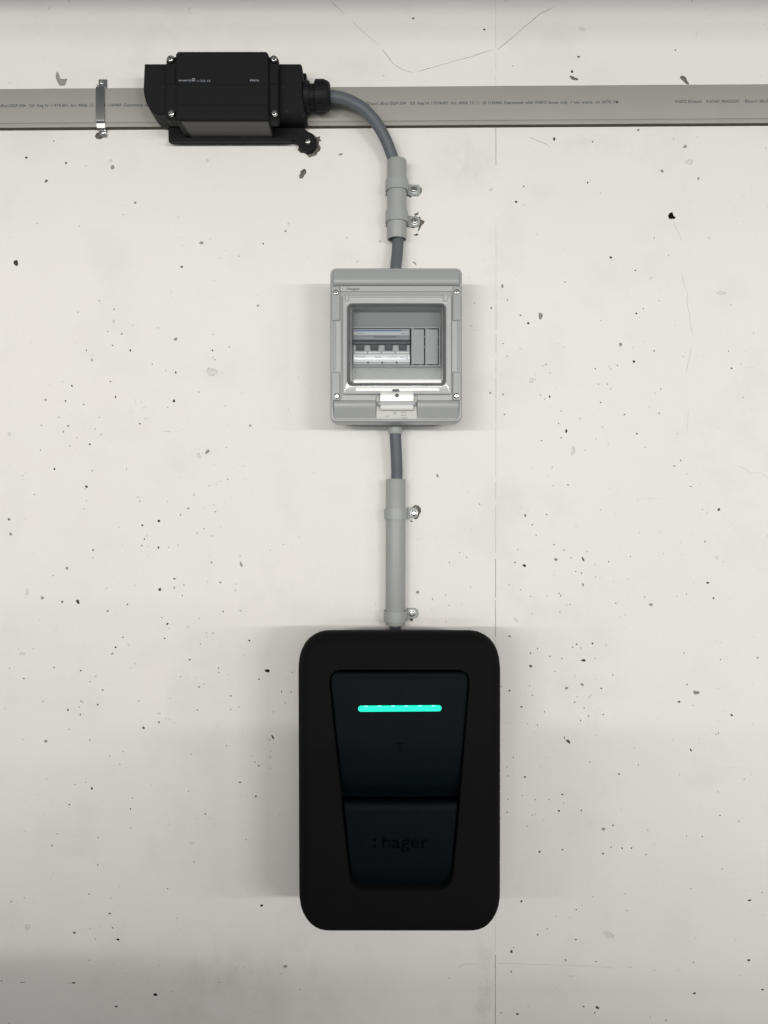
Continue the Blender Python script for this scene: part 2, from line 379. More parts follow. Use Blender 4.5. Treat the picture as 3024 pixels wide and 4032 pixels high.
# ------------------------------------------------------------------ the wall
TILES = {  # origin x, origin y, photo pixels per unit : pits as "x y r[xr2[xangle]] kind"
 (0, 0, .6028): "1235 55 9x13 s;172 1030 8 d;351 920 6 g;431 1065 7 d;562 1083 6 s;722 1050 12x10 s;735 1092 13x16 g;62 541 6 s;812 980 3 s;320 55 8 s;450 5 12x6 s;1240 85 8x6 s",
 (1200, 0, .5425): "260 100 5x10 D;787 132 8 D;1303 215 9x7 D;1417 191 3 g;1511 478 4 D;1460 8 12x6 s;570 550 8 s",
 (2024, 0, .6028): "443 190 20x14 s;421 371 10x6 D;379 468 9 D;398 465 5x8 D;390 512 24x13x-20 c;412 538 14x8x40 D;1055 327 6x5 D;1112 520 34x15x-35 c;1190 229 5 s;1637 158 6 s;573 417 4 s;669 463 3 s;262 908 9x11 D;240 968 5 D;513 926 6x5 D;812 849 9 g;1042 908 4 g;1118 957 13x10 g;1197 895 4 s;1144 1058 24x18 s;967 1117 12x10 g;983 1138 12x8 s;770 962 8x4 s;1160 10 8 s;950 932 3 s",
 (0, 500, .6028): "883 494 8x10 g;818 511 6x4 s;806 571 4 g;242 631 4 g;519 648 4 g;104 888 13x22x20 D;1316 757 14x10 g;1316 775 13x12 s;1188 914 8x7 D;1101 662 4 s;1163 722 5 s;1191 773 3 g;1374 734 3 g;1470 807 3 g;1436 856 5 s;1561 844 4 g;302 353 11x8x30 d;650 1135 4 D;1400 1003 3 g;1117 1075 5 s;1117 1112 4 s;1355 220 10 s;1165 590 8x4 s",
 (0, 1200, .6028): "745 29 6 g;510 48 4 d;742 109 11 s;704 175 5 g;795 190 7 g;868 135 6 s;1032 150 10x7 s;1147 224 12 g;734 265 5 D;564 298 4x6 D;851 298 6x8 d;607 326 5 s;601 361 6x10 g;1388 298 6 D;1498 275 4 d;1387 345 4 g;1404 359 4 d;995 388 4 d;1082 429 4 g;1148 442 5x9 D;1385 440 32x28 s;722 502 5 D;470 530 6x8 d;320 525 4 s;297 622 8 g;428 628 6 D;755 602 5x8x30 K;547 650 5 D;1137 628 8x11x-30 D;1299 571 4 D;1293 609 3 s;1096 671 4 g;1218 660 4 s;1471 661 4 g;384 735 4 D;649 736 4 g;914 777 6x5 K;953 745 4 g;61 846 13 s;445 791 7x5 D;414 829 5x7 g;270 787 8x4x-40 g;1634 789 8 g;622 811 4 g;659 847 4x6 g;587 911 7x6 K;264 949 4 K;456 923 4x6 g;503 869 4 g;490 954 4 s;1355 960 17x10x40 g;1364 946 7 K;1298 985 14x16 s;356 1073 6x8 d;603 1085 5 g;826 1071 3x6 g;148 1118 8 s;1193 1039 4 s;1170 1128 4 s;1266 1135 4 s;1487 1140 5 g;962 597 3 s;1240 915 3 s;885 636 4 s;940 672 14x4 s;1095 828 24x6 s;1255 847 3 s;1145 829 4 s;68 1045 5 s;500 247 8x4 s",
 (0, 1900, .6028): "565 27 10x8 d;553 42 4 g;223 77 4 d;564 118 4 g;59 241 9x7x-40 D;69 337 9x11 g;546 172 4 g;541 198 4 s;913 122 4 D;1268 79 9x12 s;1179 211 6 g;1038 251 9x8 K;1033 216 4 s;930 280 8x6 d;1332 302 4 K;1289 333 9x12 s;1385 348 9x8 s;944 369 5 d;927 411 5x6 D;1035 425 6x8 D;1101 424 4 g;608 441 6 D;605 491 4 g;437 560 9x11 g;345 608 4 D;1382 521 6x4 K;1575 535 7x18x20 g;1140 629 9x5 D;1044 699 9x11 d;1139 688 7x6 g;1201 669 4 D;1438 653 5x6 K;177 715 12x24 s;276 754 12x10 g;407 779 7 d;509 779 11x14x30 D;704 839 7x5 K;832 795 6x5 D;1191 739 4 d;1539 703 8x12 s;1093 924 9x6x30 K;1056 882 4 d;1458 843 5 d;1571 838 9x2 d;803 1011 5 D;839 1061 7x9 s;755 1076 7x6 K;734 1118 15x4x50 g;1076 1018 6x5 d;1628 1032 8x5x20 K;1309 1056 4 d;1391 984 4 D;1349 983 4 g;120 1088 6x9 s;145 1118 18x12 s;217 1086 4 g;1597 1127 5 s;1240 1157 6 K;882 672 5x7 s;1408 190 5 g;1398 147 4 g;1229 168 8x4 d;1339 165 4 s;1469 128 4 s;1366 20 5x7 s;1648 46 4 s;1096 124 3 g;1443 290 3 g;695 692 20x3x30 s;900 95 10x6 s;1568 482 4 g;1365 487 4 s;959 350 5x8 s;1161 410 8 s;365 963 6 s;1226 942 12x6 s;1540 665 14x4 s",
 (0, 2600, .7233): "1455 57 13x9x-15 K;294 40 4 K;439 56 5x4 K;130 99 5x4 d;52 43 3 d;560 162 5x4 K;489 116 3 K;522 88 3 d;532 241 5 D;441 222 4 K;451 227 3 d;370 270 6x5 d;431 254 3 D;437 296 3x6 K;376 376 3 K;249 441 10x9 g;782 368 7 d;865 337 6x4 K;755 222 3 K;1083 145 7x5 g;1110 129 3 d;1257 194 5x4 K;1300 254 3 K;1074 271 4 D;1256 267 4 g;1410 102 5x4 d;1533 170 3x5 d;1585 172 4 d;1591 65 3 K;1485 418 5x12x35 d;1466 433 3 D;1233 464 3 D;1389 553 3 K;1409 574 4 K;1471 526 3 d;1307 664 6x4 D;1393 740 5 K;1118 837 5x4 K;1026 712 3 K;1040 510 3 d;489 434 4 K;500 697 6 K;377 785 5x4 K;710 809 4x5 K;720 751 2x5 d;409 676 3 D;466 664 4x3 g;652 568 3 d;687 584 2 D;598 521 3 d;670 497 3 d;311 944 4 g;535 965 4x3 K;139 930 3 g;921 892 3 g;712 912 3 d;863 290 12x6 s;124 431 8x5 s;235 224 4 g;1189 43 3x5 d;1191 66 3 d;983 88 3 d;1246 78 3 g;1065 97 5x8 s;925 207 3 g;1070 861 3 g;1465 588 9x4 s;735 20 3 g;708 42 3 g;1370 520 3 g;903 316 3 g;947 339 3 g;1553 232 3 d;1488 281 3 g;27 263 3 g;240 841 3 g",
 (0, 3300, .7233): "284 41 5x4 D;532 145 3x4 K;1056 130 3 K;913 274 4x3 K;485 305 4x3 K;598 410 7x4 K;602 402 9x7 s;150 485 15x17 s;152 497 6x3 D;404 515 9x5x-10 D;613 488 4 D;642 552 9x6x-15 K;520 549 3 d;1424 367 9x6 K;486 665 4 g;401 788 11x5 D;376 789 3 d;845 852 12x7 K;632 917 7x5 K;1194 785 3 D;1530 737 3x2 K;1330 705 2 K;1552 699 13x8 g;1044 30 12x9 s;132 325 3 d;62 345 4x3 d;48 1011 4x2 K;1635 825 3 D;124 786 14x2 d;8 778 10x2 d;965 437 2x5 d;604 326 3 g;865 693 3 g;684 737 3 g;610 684 3 g;1340 8 3 K;490 493 3 g;546 481 3 g;935 836 3 g;272 919 3 s",
 (1700, 550, .4219): "859 435 8x7 D;787 580 13x11x-30 D;860 612 10x6 s;650 593 5 s;590 465 18x14 s;450 762 4x6 s;1076 833 8x5 s;980 885 5x14x30 s;1231 1026 7x5 s;832 1218 5 s;788 1269 5x4 s;1244 1328 7x5 K;347 1285 7 s;622 1366 13x18x-15 g;705 1497 7x9 g;398 1525 10x4 g;595 25 6x14 s;1455 400 7x10 D;945 107 4 s",
 (2300, 550, .4364): "913 62 20x13x20 g;948 205 36x27 s;965 190 20x10x-30 g;703 285 17 g;710 315 25x20 s;1030 350 9x15x-20 g;788 688 0 B;633 886 5 D;773 978 4x3 s;761 1043 6 g;1123 886 12x10 s;1145 749 4 s;240 1062 12 d;255 1085 6x5 g;461 1179 7x6 K;600 1247 16x17 s;249 1305 5 s;677 1453 5x4 d;534 1524 5x6 D;471 1567 10x8 K;1322 1489 5 g;151 1630 5 g;393 1653 4 s;900 413 4 s;1235 1385 40x20 s;1640 80 10 s;150 480 10 s",
 (1824, 1200, .7233): "421 60 13x17x10 g;311 57 5x4 d;354 100 7 d;216 211 4x3 K;239 280 4 g;451 324 4 d;434 333 6x8 s;473 370 3 g;373 413 13 s;216 487 6x5 g;165 480 6x7 g;420 492 4 g;443 514 3 d;470 500 5x8 d;478 508 8x4x-20 D;224 597 5 g;533 578 4 g;473 555 3 s;561 688 5x12 K;520 646 4 d;532 725 4 D;426 740 4x3 K;597 796 12x24 s;600 818 8x3 d;635 620 3 D;748 532 4 D;877 598 4 D;945 702 5 D;1067 591 5 g;929 309 7 K;1039 251 4x5 K;857 216 11x9x30 g;942 46 6x5 K;981 20 3x4 K;748 85 4x3 d;1461 346 5 D;1445 252 4 g;840 330 5 g;802 351 7 s;793 336 3 g;719 348 4 d;736 432 4 g;785 432 4 g;802 458 4x3 g;1075 458 4x3 D;1183 846 4 d;1149 878 9x4 g;1217 921 3 g;760 665 3 g;724 730 3 g;789 755 3 g;991 778 3 g;484 885 3x4 g;1523 505 3 d;1570 571 5x3 s;1580 153 5x7 s;1511 323 3 g;895 98 3 g;515 212 4 s;310 240 6x5 s;924 233 4 s;168 18 5 d;197 10 6x3 s;45 115 6x7 s;622 443 3 s;705 601 3 s;1208 258 4 s;1197 281 3 g;1013 556 4 s;1167 702 6x5 s",
 (1600, 1800, .4822): "254 153 8x17x15 g;599 385 5 K;1189 84 4 g;1200 233 4 d;1320 226 7x5 d;970 476 7x12x20 d;1145 468 6x5 K;1028 552 5x6 K;1036 561 5x4 K;1060 637 6x4 d;909 753 6x4 g;887 860 7x6 D;964 886 16x10x-15 K;1206 716 9x6 g;1288 760 6x8 g;1222 836 16x13 g;1443 833 7x21x25 d;1475 771 4 D;1383 935 5 D;1429 947 5x7 D;1209 970 4 g;1545 979 4x7 g;1442 1042 8x16x25 g;434 779 5x3 K;492 818 4x5 D;352 860 5 d;524 1061 4 K;92 1103 14 g;88 1116 10x4 K;213 1150 5x3 K;213 1163 5 K;349 1210 7x5 g;933 1083 5x4 K;1014 1136 5x4 d;1050 1142 4 s;1246 1112 5x6 d;1260 1132 5x8x30 D;1308 1207 4 g;1336 1203 5x4 d;1253 1263 5 d;1027 1278 4 d;895 1330 12x22x30 s;1586 430 5 g;837 1043 6x5 g;325 1342 5x4 g;40 523 13x5x-20 K;520 1410 4 K;1652 853 4x8 D;1148 1131 4 g;278 1054 2 K;319 1126 1x8 K;943 410 8x6 s;994 432 7x5 s;530 594 6 s;250 658 4x2 g;1344 823 6 g;1540 878 6x10 s;100 668 20x3x15 s;120 665 3x2 d;443 1061 5x3 s;1356 957 6 s;1205 934 4 s;849 1153 4 s;1439 1222 4 s;1488 1253 5 s;1640 1348 5 s;185 793 3 s;400 1099 3 s;150 934 3 s;1264 365 4x8 s;1385 560 10x5 s;1187 695 4 s",
 (2300, 1800, .4364): "871 27 6x5 g;816 81 12x7 g;963 264 8x4x-15 K;927 152 5x4 s;739 206 4 g;482 389 4 g;150 476 5 d;286 496 4 g;1215 472 12x13 D;1068 471 5x4 d;1110 504 6x4 g;1091 763 7x10 g;1197 910 12x24x15 s;1191 887 7x8 g;26 852 5 d;221 942 4x9 D;103 1081 5x7 g;419 896 5 d;1115 1134 13x10 D;1168 1272 9x8 K;922 1236 5 d;838 1258 6x4 g;544 1262 6x5 d;602 1331 20x11 g;608 1338 12x4 D;285 1319 6 d;393 1099 5 g;266 1118 4 g;75 1681 9 K;200 1696 6 g;900 1767 7x5 d;97 1819 5x4 K;206 1489 5 s;39 1385 6x4 g;1567 1811 9x11 g;1230 1827 6x5 d;1530 256 4 s;1569 305 5 s;1387 1753 5 s;1196 1665 4 g;1237 1673 3 d;380 938 4 s;915 1185 4 s;399 1245 4 s;528 1376 4 s;370 1425 8 s;980 1622 4 s;534 1710 4 s;1363 215 4 s;1051 547 5 s;965 550 3x7 s;226 692 5x3 s;1653 711 5x3 g;96 1583 3x5 s",
 (1950, 2500, .6474): "87 8 11x6x-15 g;215 111 4x6 D;495 57 6x5 D;471 75 6x5 g;521 79 4 g;591 52 7x5 K;536 155 14x8x-15 D;606 145 4 K;404 144 6x3 d;333 130 8x4 g;215 190 12x6x-30 d;86 339 6 D;36 314 3x4 D;160 438 9x4 D;210 311 4 g;225 367 4 d;299 467 4 K;433 324 12x8 g;528 302 11x8x-45 g;645 325 6x5 d;714 243 4x6 g;541 444 5x3 K;519 520 4 d;568 494 7x5 g;657 484 4 d;483 409 5x6 g;1148 110 4x3 K;1370 151 4 g;1596 141 7 g;1166 301 4 K;1223 351 19x12 g;1223 358 15x5 d;1118 407 8x6 K;1202 429 4 g;1438 488 9x6x-40 K;1357 597 4 d;1343 606 5x4 g;1190 700 5x9x15 K;1197 710 5x3 K;444 648 16x8x-50 d;421 625 5x9 g;618 610 3 g;753 846 6x5 K;870 790 3x4 K;180 864 8x5 D;166 976 3 D;242 1002 4 K;408 970 7x5 D;412 976 4x5 K;387 1070 8x6 d;523 1067 4x5 K;193 1162 4x3 K;416 1022 3 d;328 1001 3 d;657 1181 10x11 g;716 1158 5 K;928 1187 4x3 K;1121 850 4x2 d;1367 1098 5x4 K;1355 955 4 g;1514 879 4 g;1164 1223 3x4 d;1259 1227 5x4 d;1482 1134 5 g;110 744 4 d;78 858 4 d;72 1079 5x6 g;228 1096 3 K;245 1091 3x2 K;291 1129 3 g;258 82 2x6 K;676 62 5 s;607 462 4 s;626 444 4 s;575 772 6x4 g;1239 662 5 s;1108 711 4 s;845 688 7x5 s;1080 638 6x3 s;600 1030 6x5 s;503 333 7x3 s;571 381 6x4 s;488 247 3 g;362 223 4 g;239 593 3 g;257 548 3x5 d;197 538 5x2 d;52 640 3 g;71 804 3x5 g;79 1000 5 g;1383 465 4 s;498 378 4 g;1375 47 3 g;1348 43 3 s",
 (1700, 3300, .7981): "532 68 6x5 d;644 57 4 K;845 77 5 K;885 45 4x3 K;939 50 4 K;985 49 4 K;1057 81 3x4 K;1433 152 3x2 K;442 312 5x6 D;713 353 4x3 K;963 358 3 d;1568 307 8x5 K;1278 250 4x2 d;393 560 7x8 D;406 540 3 D;522 478 6x5 g;570 448 4 g;711 501 5x4 D;872 477 29x14x-30 s;890 490 9x5x-20 D;848 466 4x8x30 d;660 602 5x7x30 g;810 609 4x3 K;1564 602 8x6 D;1296 766 7x5 K;1632 748 7x4 K;817 836 10x7x-30 D;750 831 5x4 K;804 861 4x3 K;422 868 7x5 K;392 660 5x6 g;1155 898 5x3 K;342 861 4 g;298 866 4 g;1522 679 2 D;1291 613 4x5 g;478 832 3x2 g;85 690 3 g;795 290 3 g;866 376 4x3 s;952 274 3 g;1098 32 4 s;741 333 3x2 d;614 386 3 g;1097 652 10x3 s;1220 651 12x3 s;977 637 14x5 s;684 681 14x4 s;487 640 8x3 g;1078 883 3 g;1499 500 5 s;1630 268 5x3 g;1634 380 3x2 g;1054 242 3 s",
 (900, 600, .3617): "1220 20 24x14x10 g;1240 12 12x5 D;620 857 14x11x20 g;652 774 15x12x30 s;377 995 9 K;1285 927 7 g;1649 967 8x10 g;112 1132 8x6 s;869 1153 9x6 s;1405 1190 14x19x-20 s;316 1553 8 s;318 1669 12x15 g;229 1757 6 s;1335 1160 8x5 s;1280 870 1 s;1405 893 4x5 s;20 1238 10x4 s;838 1340 8x5 s",
}
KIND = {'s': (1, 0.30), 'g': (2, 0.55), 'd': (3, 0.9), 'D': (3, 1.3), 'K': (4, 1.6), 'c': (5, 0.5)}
POLY_PITS = [  # hand-traced chips in photo pixels, material index, depth in mm
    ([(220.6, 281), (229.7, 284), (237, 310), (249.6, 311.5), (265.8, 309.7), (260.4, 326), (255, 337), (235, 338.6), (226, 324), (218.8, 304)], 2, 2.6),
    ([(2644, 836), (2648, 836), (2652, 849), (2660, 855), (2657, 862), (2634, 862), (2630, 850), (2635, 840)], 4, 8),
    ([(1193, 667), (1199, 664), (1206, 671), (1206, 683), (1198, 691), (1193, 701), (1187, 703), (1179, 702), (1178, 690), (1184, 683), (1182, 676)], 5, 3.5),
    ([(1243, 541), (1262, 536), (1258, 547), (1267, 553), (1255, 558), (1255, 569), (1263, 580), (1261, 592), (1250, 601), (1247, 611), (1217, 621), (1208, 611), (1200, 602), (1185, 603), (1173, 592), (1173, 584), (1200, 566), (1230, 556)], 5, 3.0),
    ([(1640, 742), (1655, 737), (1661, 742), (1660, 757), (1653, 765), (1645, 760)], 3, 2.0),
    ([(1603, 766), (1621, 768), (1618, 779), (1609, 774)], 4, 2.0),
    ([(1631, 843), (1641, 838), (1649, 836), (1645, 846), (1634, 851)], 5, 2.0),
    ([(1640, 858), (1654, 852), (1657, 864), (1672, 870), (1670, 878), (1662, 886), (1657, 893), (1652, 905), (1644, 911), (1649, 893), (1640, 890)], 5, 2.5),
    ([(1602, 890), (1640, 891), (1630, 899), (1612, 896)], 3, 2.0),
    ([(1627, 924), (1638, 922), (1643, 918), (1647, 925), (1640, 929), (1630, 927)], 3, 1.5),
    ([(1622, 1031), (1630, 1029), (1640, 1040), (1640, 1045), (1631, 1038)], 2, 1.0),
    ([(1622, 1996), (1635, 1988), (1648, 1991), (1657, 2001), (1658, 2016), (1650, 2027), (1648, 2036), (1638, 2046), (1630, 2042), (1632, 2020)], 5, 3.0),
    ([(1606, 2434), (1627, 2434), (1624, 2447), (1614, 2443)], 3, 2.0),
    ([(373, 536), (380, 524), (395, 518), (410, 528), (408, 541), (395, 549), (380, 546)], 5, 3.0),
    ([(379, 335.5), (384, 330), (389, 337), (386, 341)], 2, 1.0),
]
CRACKS = [  # polyline in photo pixels, half-width px, material
    ([(1298, 0), (1344, 43), (1362, 57)], 1.0, 2), ([(1385, 82), (1422, 119), (1460, 152), (1495, 179)], 0.9, 1),
    ([(1505, 190), (1525, 220), (1547, 250), (1590, 277), (1623, 285)], 0.9, 2),
    ([(1640, 283), (1742, 254), (1864, 220), (1921, 201), (1946, 196)], 0.8, 2),
    ([(1957, 196), (1966, 189), (2002, 160), (2045, 124), (2066, 105), (2105, 73), (2123, 57), (2153, 42), (2180, 28)], 0.9, 2),
    ([(2081, 539), (2120, 555), (2153, 568), (2166, 582)], 0.7, 2),
    ([(2651, 866), (2656, 886), (2673, 921), (2686, 949)], 0.6, 1), ([(2684, 1074), (2693, 1122), (2708, 1150), (2706, 1200), (2715, 1240), (2720, 1290), (2728, 1320)], 0.6, 1),
    ([(2724, 1360), (2712, 1420), (2700, 1470)], 0.5, 1), ([(2714, 1610), (2706, 1650), (2706, 1700)], 0.5, 1),
    ([(2902, 1833), (2937, 1848), (2955, 1865), (2990, 1859), (3024, 1883)], 0.6, 1),
    ([(1800, 3811), (1828, 3796), (1880, 3795)], 0.8, 1), ([(1957, 3793), (2060, 3796), (2180, 3800)], 0.7, 1),
    ([(2190, 3800), (2300, 3802), (2420, 3812)], 0.6, 1),
    ([(943, 3838), (930, 3812), (944, 3797)], 0.8, 2), ([(1013, 3848), (1027, 3878)], 0.8, 2),
    ([(2735, 3350), (2750, 3356)], 0.5, 1), ([(690, 3843), (720, 3845)], 0.5, 1),
]
def build_wall():
    rnd = random.Random(5)
    loops = []      # (points px, material, depth m, kind)
    def ok(cx, cy, r):
        for l in loops:
            if math.hypot(l[4]-cx, l[5]-cy) < (l[6]+r)*1.05+0.8: return False
        return True
    def add(pts, mi, depth):
        if area(pts) < 0: pts = list(pts)[::-1]
        cx = sum(p[0] for p in pts)/len(pts); cy = sum(p[1] for p in pts)/len(pts)
        r = max(math.hypot(p[0]-cx, p[1]-cy) for p in pts)
        loops.append((pts, mi, depth, None, cx, cy, r))
    for pts, mi, dm in POLY_PITS: add(pts, mi, dm/1000)
    # seam: recessed hairline, broken up
    y = -1500.0
    segs = []
    while y < 5600:
        ln = rnd.uniform(60, 200)
        strong = 2200 < y < 2480 or y > 3660 or 400 < y < 480
        faint = 560 < y < 740
        if not faint:
            mid = 1150 < y < 2150
            w = rnd.uniform(0.75, 1.1)*(1.25 if strong else (0.7 if mid else 0.85))
            n = int(ln//25)+1
            xs = [1951.5+2.0*math.sin(yy/900.0)+rnd.uniform(-.5, .5) for yy in range(n+1)]
            L_ = [(1951.5+1.5*math.sin((y+ln*k/n)/700.0)-w*rnd.uniform(.7, 1.1), y+ln*k/n) for k in range(n+1)]
            R_ = [(1951.5+1.5*math.sin((y+ln*k/n)/700.0)+w*rnd.uniform(.7, 1.1), y+ln*k/n) for k in range(n+1)]
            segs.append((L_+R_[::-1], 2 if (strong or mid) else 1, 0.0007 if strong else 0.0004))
        y += ln+rnd.uniform(2, 9)*(3 if not strong else 1)
    for pts, hw, mi in CRACKS:
        left = []; right = []
        fine = []
        for a, b in zip(pts, pts[1:]):
            n = max(1, int(math.hypot(b[0]-a[0], b[1]-a[1])//14))
            for k in range(n):
                j = 0 if (k == 0) else 1
                fine.append((a[0]+(b[0]-a[0])*k/n+rnd.uniform(-1, 1)*j, a[1]+(b[1]-a[1])*k/n+rnd.uniform(-1, 1)*j))
        fine.append(pts[-1])
        for i, p in enumerate(fine):
            a = fine[max(0, i-1)]; b = fine[min(len(fine)-1, i+1)]
            t = Vector((b[0]-a[0], b[1]-a[1])).normalized()
            w = hw*rnd.uniform(0.5, 1.2)*(0.35 if i in (0, len(fine)-1) else 1)
            left.append((p[0]-t.y*w, p[1]+t.x*w)); right.append((p[0]+t.y*w, p[1]-t.x*w))
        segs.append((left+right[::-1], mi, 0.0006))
    def seg_hit(cx, cy, r):
        if abs(cx-1951.5) < r+6: return True
        for s in segs:
            for p in s[0]:
                if math.hypot(p[0]-cx, p[1]-cy) < r+14: return True
        return False
    def pit(cx, cy, rx, ry, ang, kind, force=False):
        r = max(rx, ry)
        if not ok(cx, cy, r) and not force: 
            return
        if not ok(cx, cy, r) : return
        if seg_hit(cx, cy, r) and r < 60:
            if abs(cx-1951.5) < r+6: cx += (r+8) if cx >= 1951 else -(r+8)
            if not ok(cx, cy, r) or seg_hit(cx, cy, r): return
        n = 7 if r < 4 else (9 if r < 8 else 15)
        ph = rnd.uniform(0, 6.28); am = rnd.uniform(.06, .16)*(1.0 if kind != 'c' else 2)
        pts = []
        a0 = math.radians(ang)
        for k in range(n):
            a = 2*math.pi*k/n
            q = 1+am*math.sin(2*a+ph)+am*.8*math.sin(3*a+ph*2)+rnd.uniform(-.09, .09)
            x = rx*q*math.cos(a); z = ry*q*math.sin(a)
            pts.append((cx+x*math.cos(a0)+z*math.sin(a0), cy-x*math.sin(a0)+z*math.cos(a0)))
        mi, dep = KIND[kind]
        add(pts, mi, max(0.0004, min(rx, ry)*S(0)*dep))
    for (ox, oy, s), txt in TILES.items():
        for e in txt.split(';'):
            x, y_, r, k = e.split()
            if k == 'B': continue
            q = [float(v) for v in r.split('x')]
            rx = q[0]*s; ry = (q[1] if len(q) > 1 else q[0])*s; an = q[2] if len(q) > 2 else 0
            rx = max(rx, .9); ry = max(ry, .9)
            pit(ox+float(x)*s, oy+float(y_)*s, rx, ry, an, k)
    # small pin holes between them, and the rest of the wall outside the picture
    for _ in range(360):
        cx = rnd.uniform(20, 3000); cy = rnd.uniform(1250, 3700)
        pit(cx, cy, rnd.uniform(.8, 1.9), rnd.uniform(.8, 1.7), 0, rnd.choice('gggsdd'))
    for _ in range(420):
        cx = rnd.uniform(-2600, 5600); cy = rnd.uniform(-1400, 5400)
        if -20 < cx < 3044 and -20 < cy < 4052: continue
        r = rnd.choice([1.5, 2, 2.5, 3, 4, 6, 9])
        pit(cx, cy, r, r*rnd.uniform(.6, 1.1), rnd.uniform(0, 180), rnd.choice('sggdDK'))
    for pts, mi, dep in segs: add(pts, mi, dep)
    # planar face with the holes cut out
    X0, X1, Y0, Y1 = -2900, 5900, -1700, 5700
    co = [Vector((X0, Y0)), Vector((X1, Y0)), Vector((X1, Y1)), Vector((X0, Y1))]
    faces = [[0, 1, 2, 3]]
    for l in loops:
        b = len(co)
        co += [Vector(p) for p in l[0]]
        faces.append(list(range(b, b+len(l[0]))))
    vo, eo, fo, ov, oe, of = geometry.delaunay_2d_cdt(co, [], faces, 0, 1e-4)
    bm = new()
    vs = [bm.verts.new(P(v.x, v.y, 0)) for v in vo]
    for f, ids in zip(fo, of):
        if any(i > 0 for i in ids): continue
        try:
            fc = bm.faces.new([vs[i] for i in f]); fc.material_index = 0
        except ValueError: pass
    for l in loops:
        pts, mi, dep, _, cx, cy, r = l
        n = len(pts)
        thin = l[6] > 40 and dep < 0.0015      # grooves: no bowl, just a floor
        o = [(p[0], p[1]) for p in pts]
        if thin:
            top = [bm.verts.new(P(x, y, 0)) for x, y in o]
            bot = [bm.verts.new(P(x, y, 0)+Vector((0, dep, 0))) for x, y in o]
            for i in range(n):
                f = bm.faces.new((top[i], top[(i+1) % n], bot[(i+1) % n], bot[i])); f.material_index = mi
            h = n//2
            for i in range(h-1):
                try:
                    f = bm.faces.new((bot[i], bot[i+1], bot[n-2-i], bot[n-1-i])); f.material_index = mi
                except ValueError: pass
            continue
        prev = [bm.verts.new(P(x, y, 0)) for x, y in o]
        big = l[6] > 12
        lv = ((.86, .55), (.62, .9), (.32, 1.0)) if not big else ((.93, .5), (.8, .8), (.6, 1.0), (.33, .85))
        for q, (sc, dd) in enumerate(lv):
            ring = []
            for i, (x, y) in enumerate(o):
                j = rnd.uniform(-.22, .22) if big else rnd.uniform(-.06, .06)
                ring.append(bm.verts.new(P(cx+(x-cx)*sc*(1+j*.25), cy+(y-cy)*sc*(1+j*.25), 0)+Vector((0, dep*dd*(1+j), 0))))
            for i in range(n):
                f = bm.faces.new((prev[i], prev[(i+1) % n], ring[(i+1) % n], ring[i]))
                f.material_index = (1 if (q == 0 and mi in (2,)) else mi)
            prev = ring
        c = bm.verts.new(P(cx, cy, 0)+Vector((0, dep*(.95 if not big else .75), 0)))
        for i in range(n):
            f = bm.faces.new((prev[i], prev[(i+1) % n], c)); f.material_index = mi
    bm.normal_update()
    for f in bm.faces:
        if f.normal.y > 0: f.normal_flip()
    # thickness of the wall
    c4 = [P(X0, Y0), P(X1, Y0), P(X1, Y1), P(X0, Y1)]
    fr = [bm.verts.new(c) for c in c4]; bk = [bm.verts.new(c+Vector((0, .2, 0))) for c in c4]
    for i in range(4): bm.faces.new((fr[i], bk[i], bk[(i+1) % 4], fr[(i+1) % 4]))
    bm.faces.new(bk[::-1])
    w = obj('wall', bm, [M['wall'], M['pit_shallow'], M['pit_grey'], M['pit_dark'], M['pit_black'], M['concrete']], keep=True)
    w['kind'] = 'structure'
    return w
build_wall()

# unseen blockers added behind the camera, shaped to cut off the tubes' light
# towards the top and the lower left of the wall
def build_cutoffs():
    bm = new()
    pts = [(-1.15, -1.4), (-1.15, -.30), (-.75, -.285), (-.68, -.22), (-.55, -.10), (-.30, -.10), (-.23, -.285), (-.18, -.33), (-.12, -.42), (.30, -.42), (.34, -.315), (.48, -.315), (.52, -.50), (.52, -1.4)]
    a = [bm.verts.new((x, -1.30, z+ZC)) for x, z in pts]; b = [bm.verts.new((x, -1.42, z+ZC)) for x, z in pts]
    for i in range(len(pts)): bm.faces.new((a[i], a[(i+1) % len(pts)], b[(i+1) % len(pts)], b[i]))
    bm.faces.new(a); bm.faces.new(b[::-1])
    obj('low_light_blocker', bm, M['concrete'])['kind'] = 'structure'
    bm = new()
    pts = [(-2.6, .512), (2.6, .512), (2.6, .95), (-2.6, .95)]
    a = [bm.verts.new((x, -1.30, z+ZC)) for x, z in pts]; b = [bm.verts.new((x, -1.50, z+ZC)) for x, z in pts]
    for i in range(4): bm.faces.new((a[i], a[(i+1) % 4], b[(i+1) % 4], b[i]))
    bm.faces.new(a); bm.faces.new(b[::-1])
    obj('top_light_blocker', bm, M['concrete'])['kind'] = 'structure'
build_cutoffs()

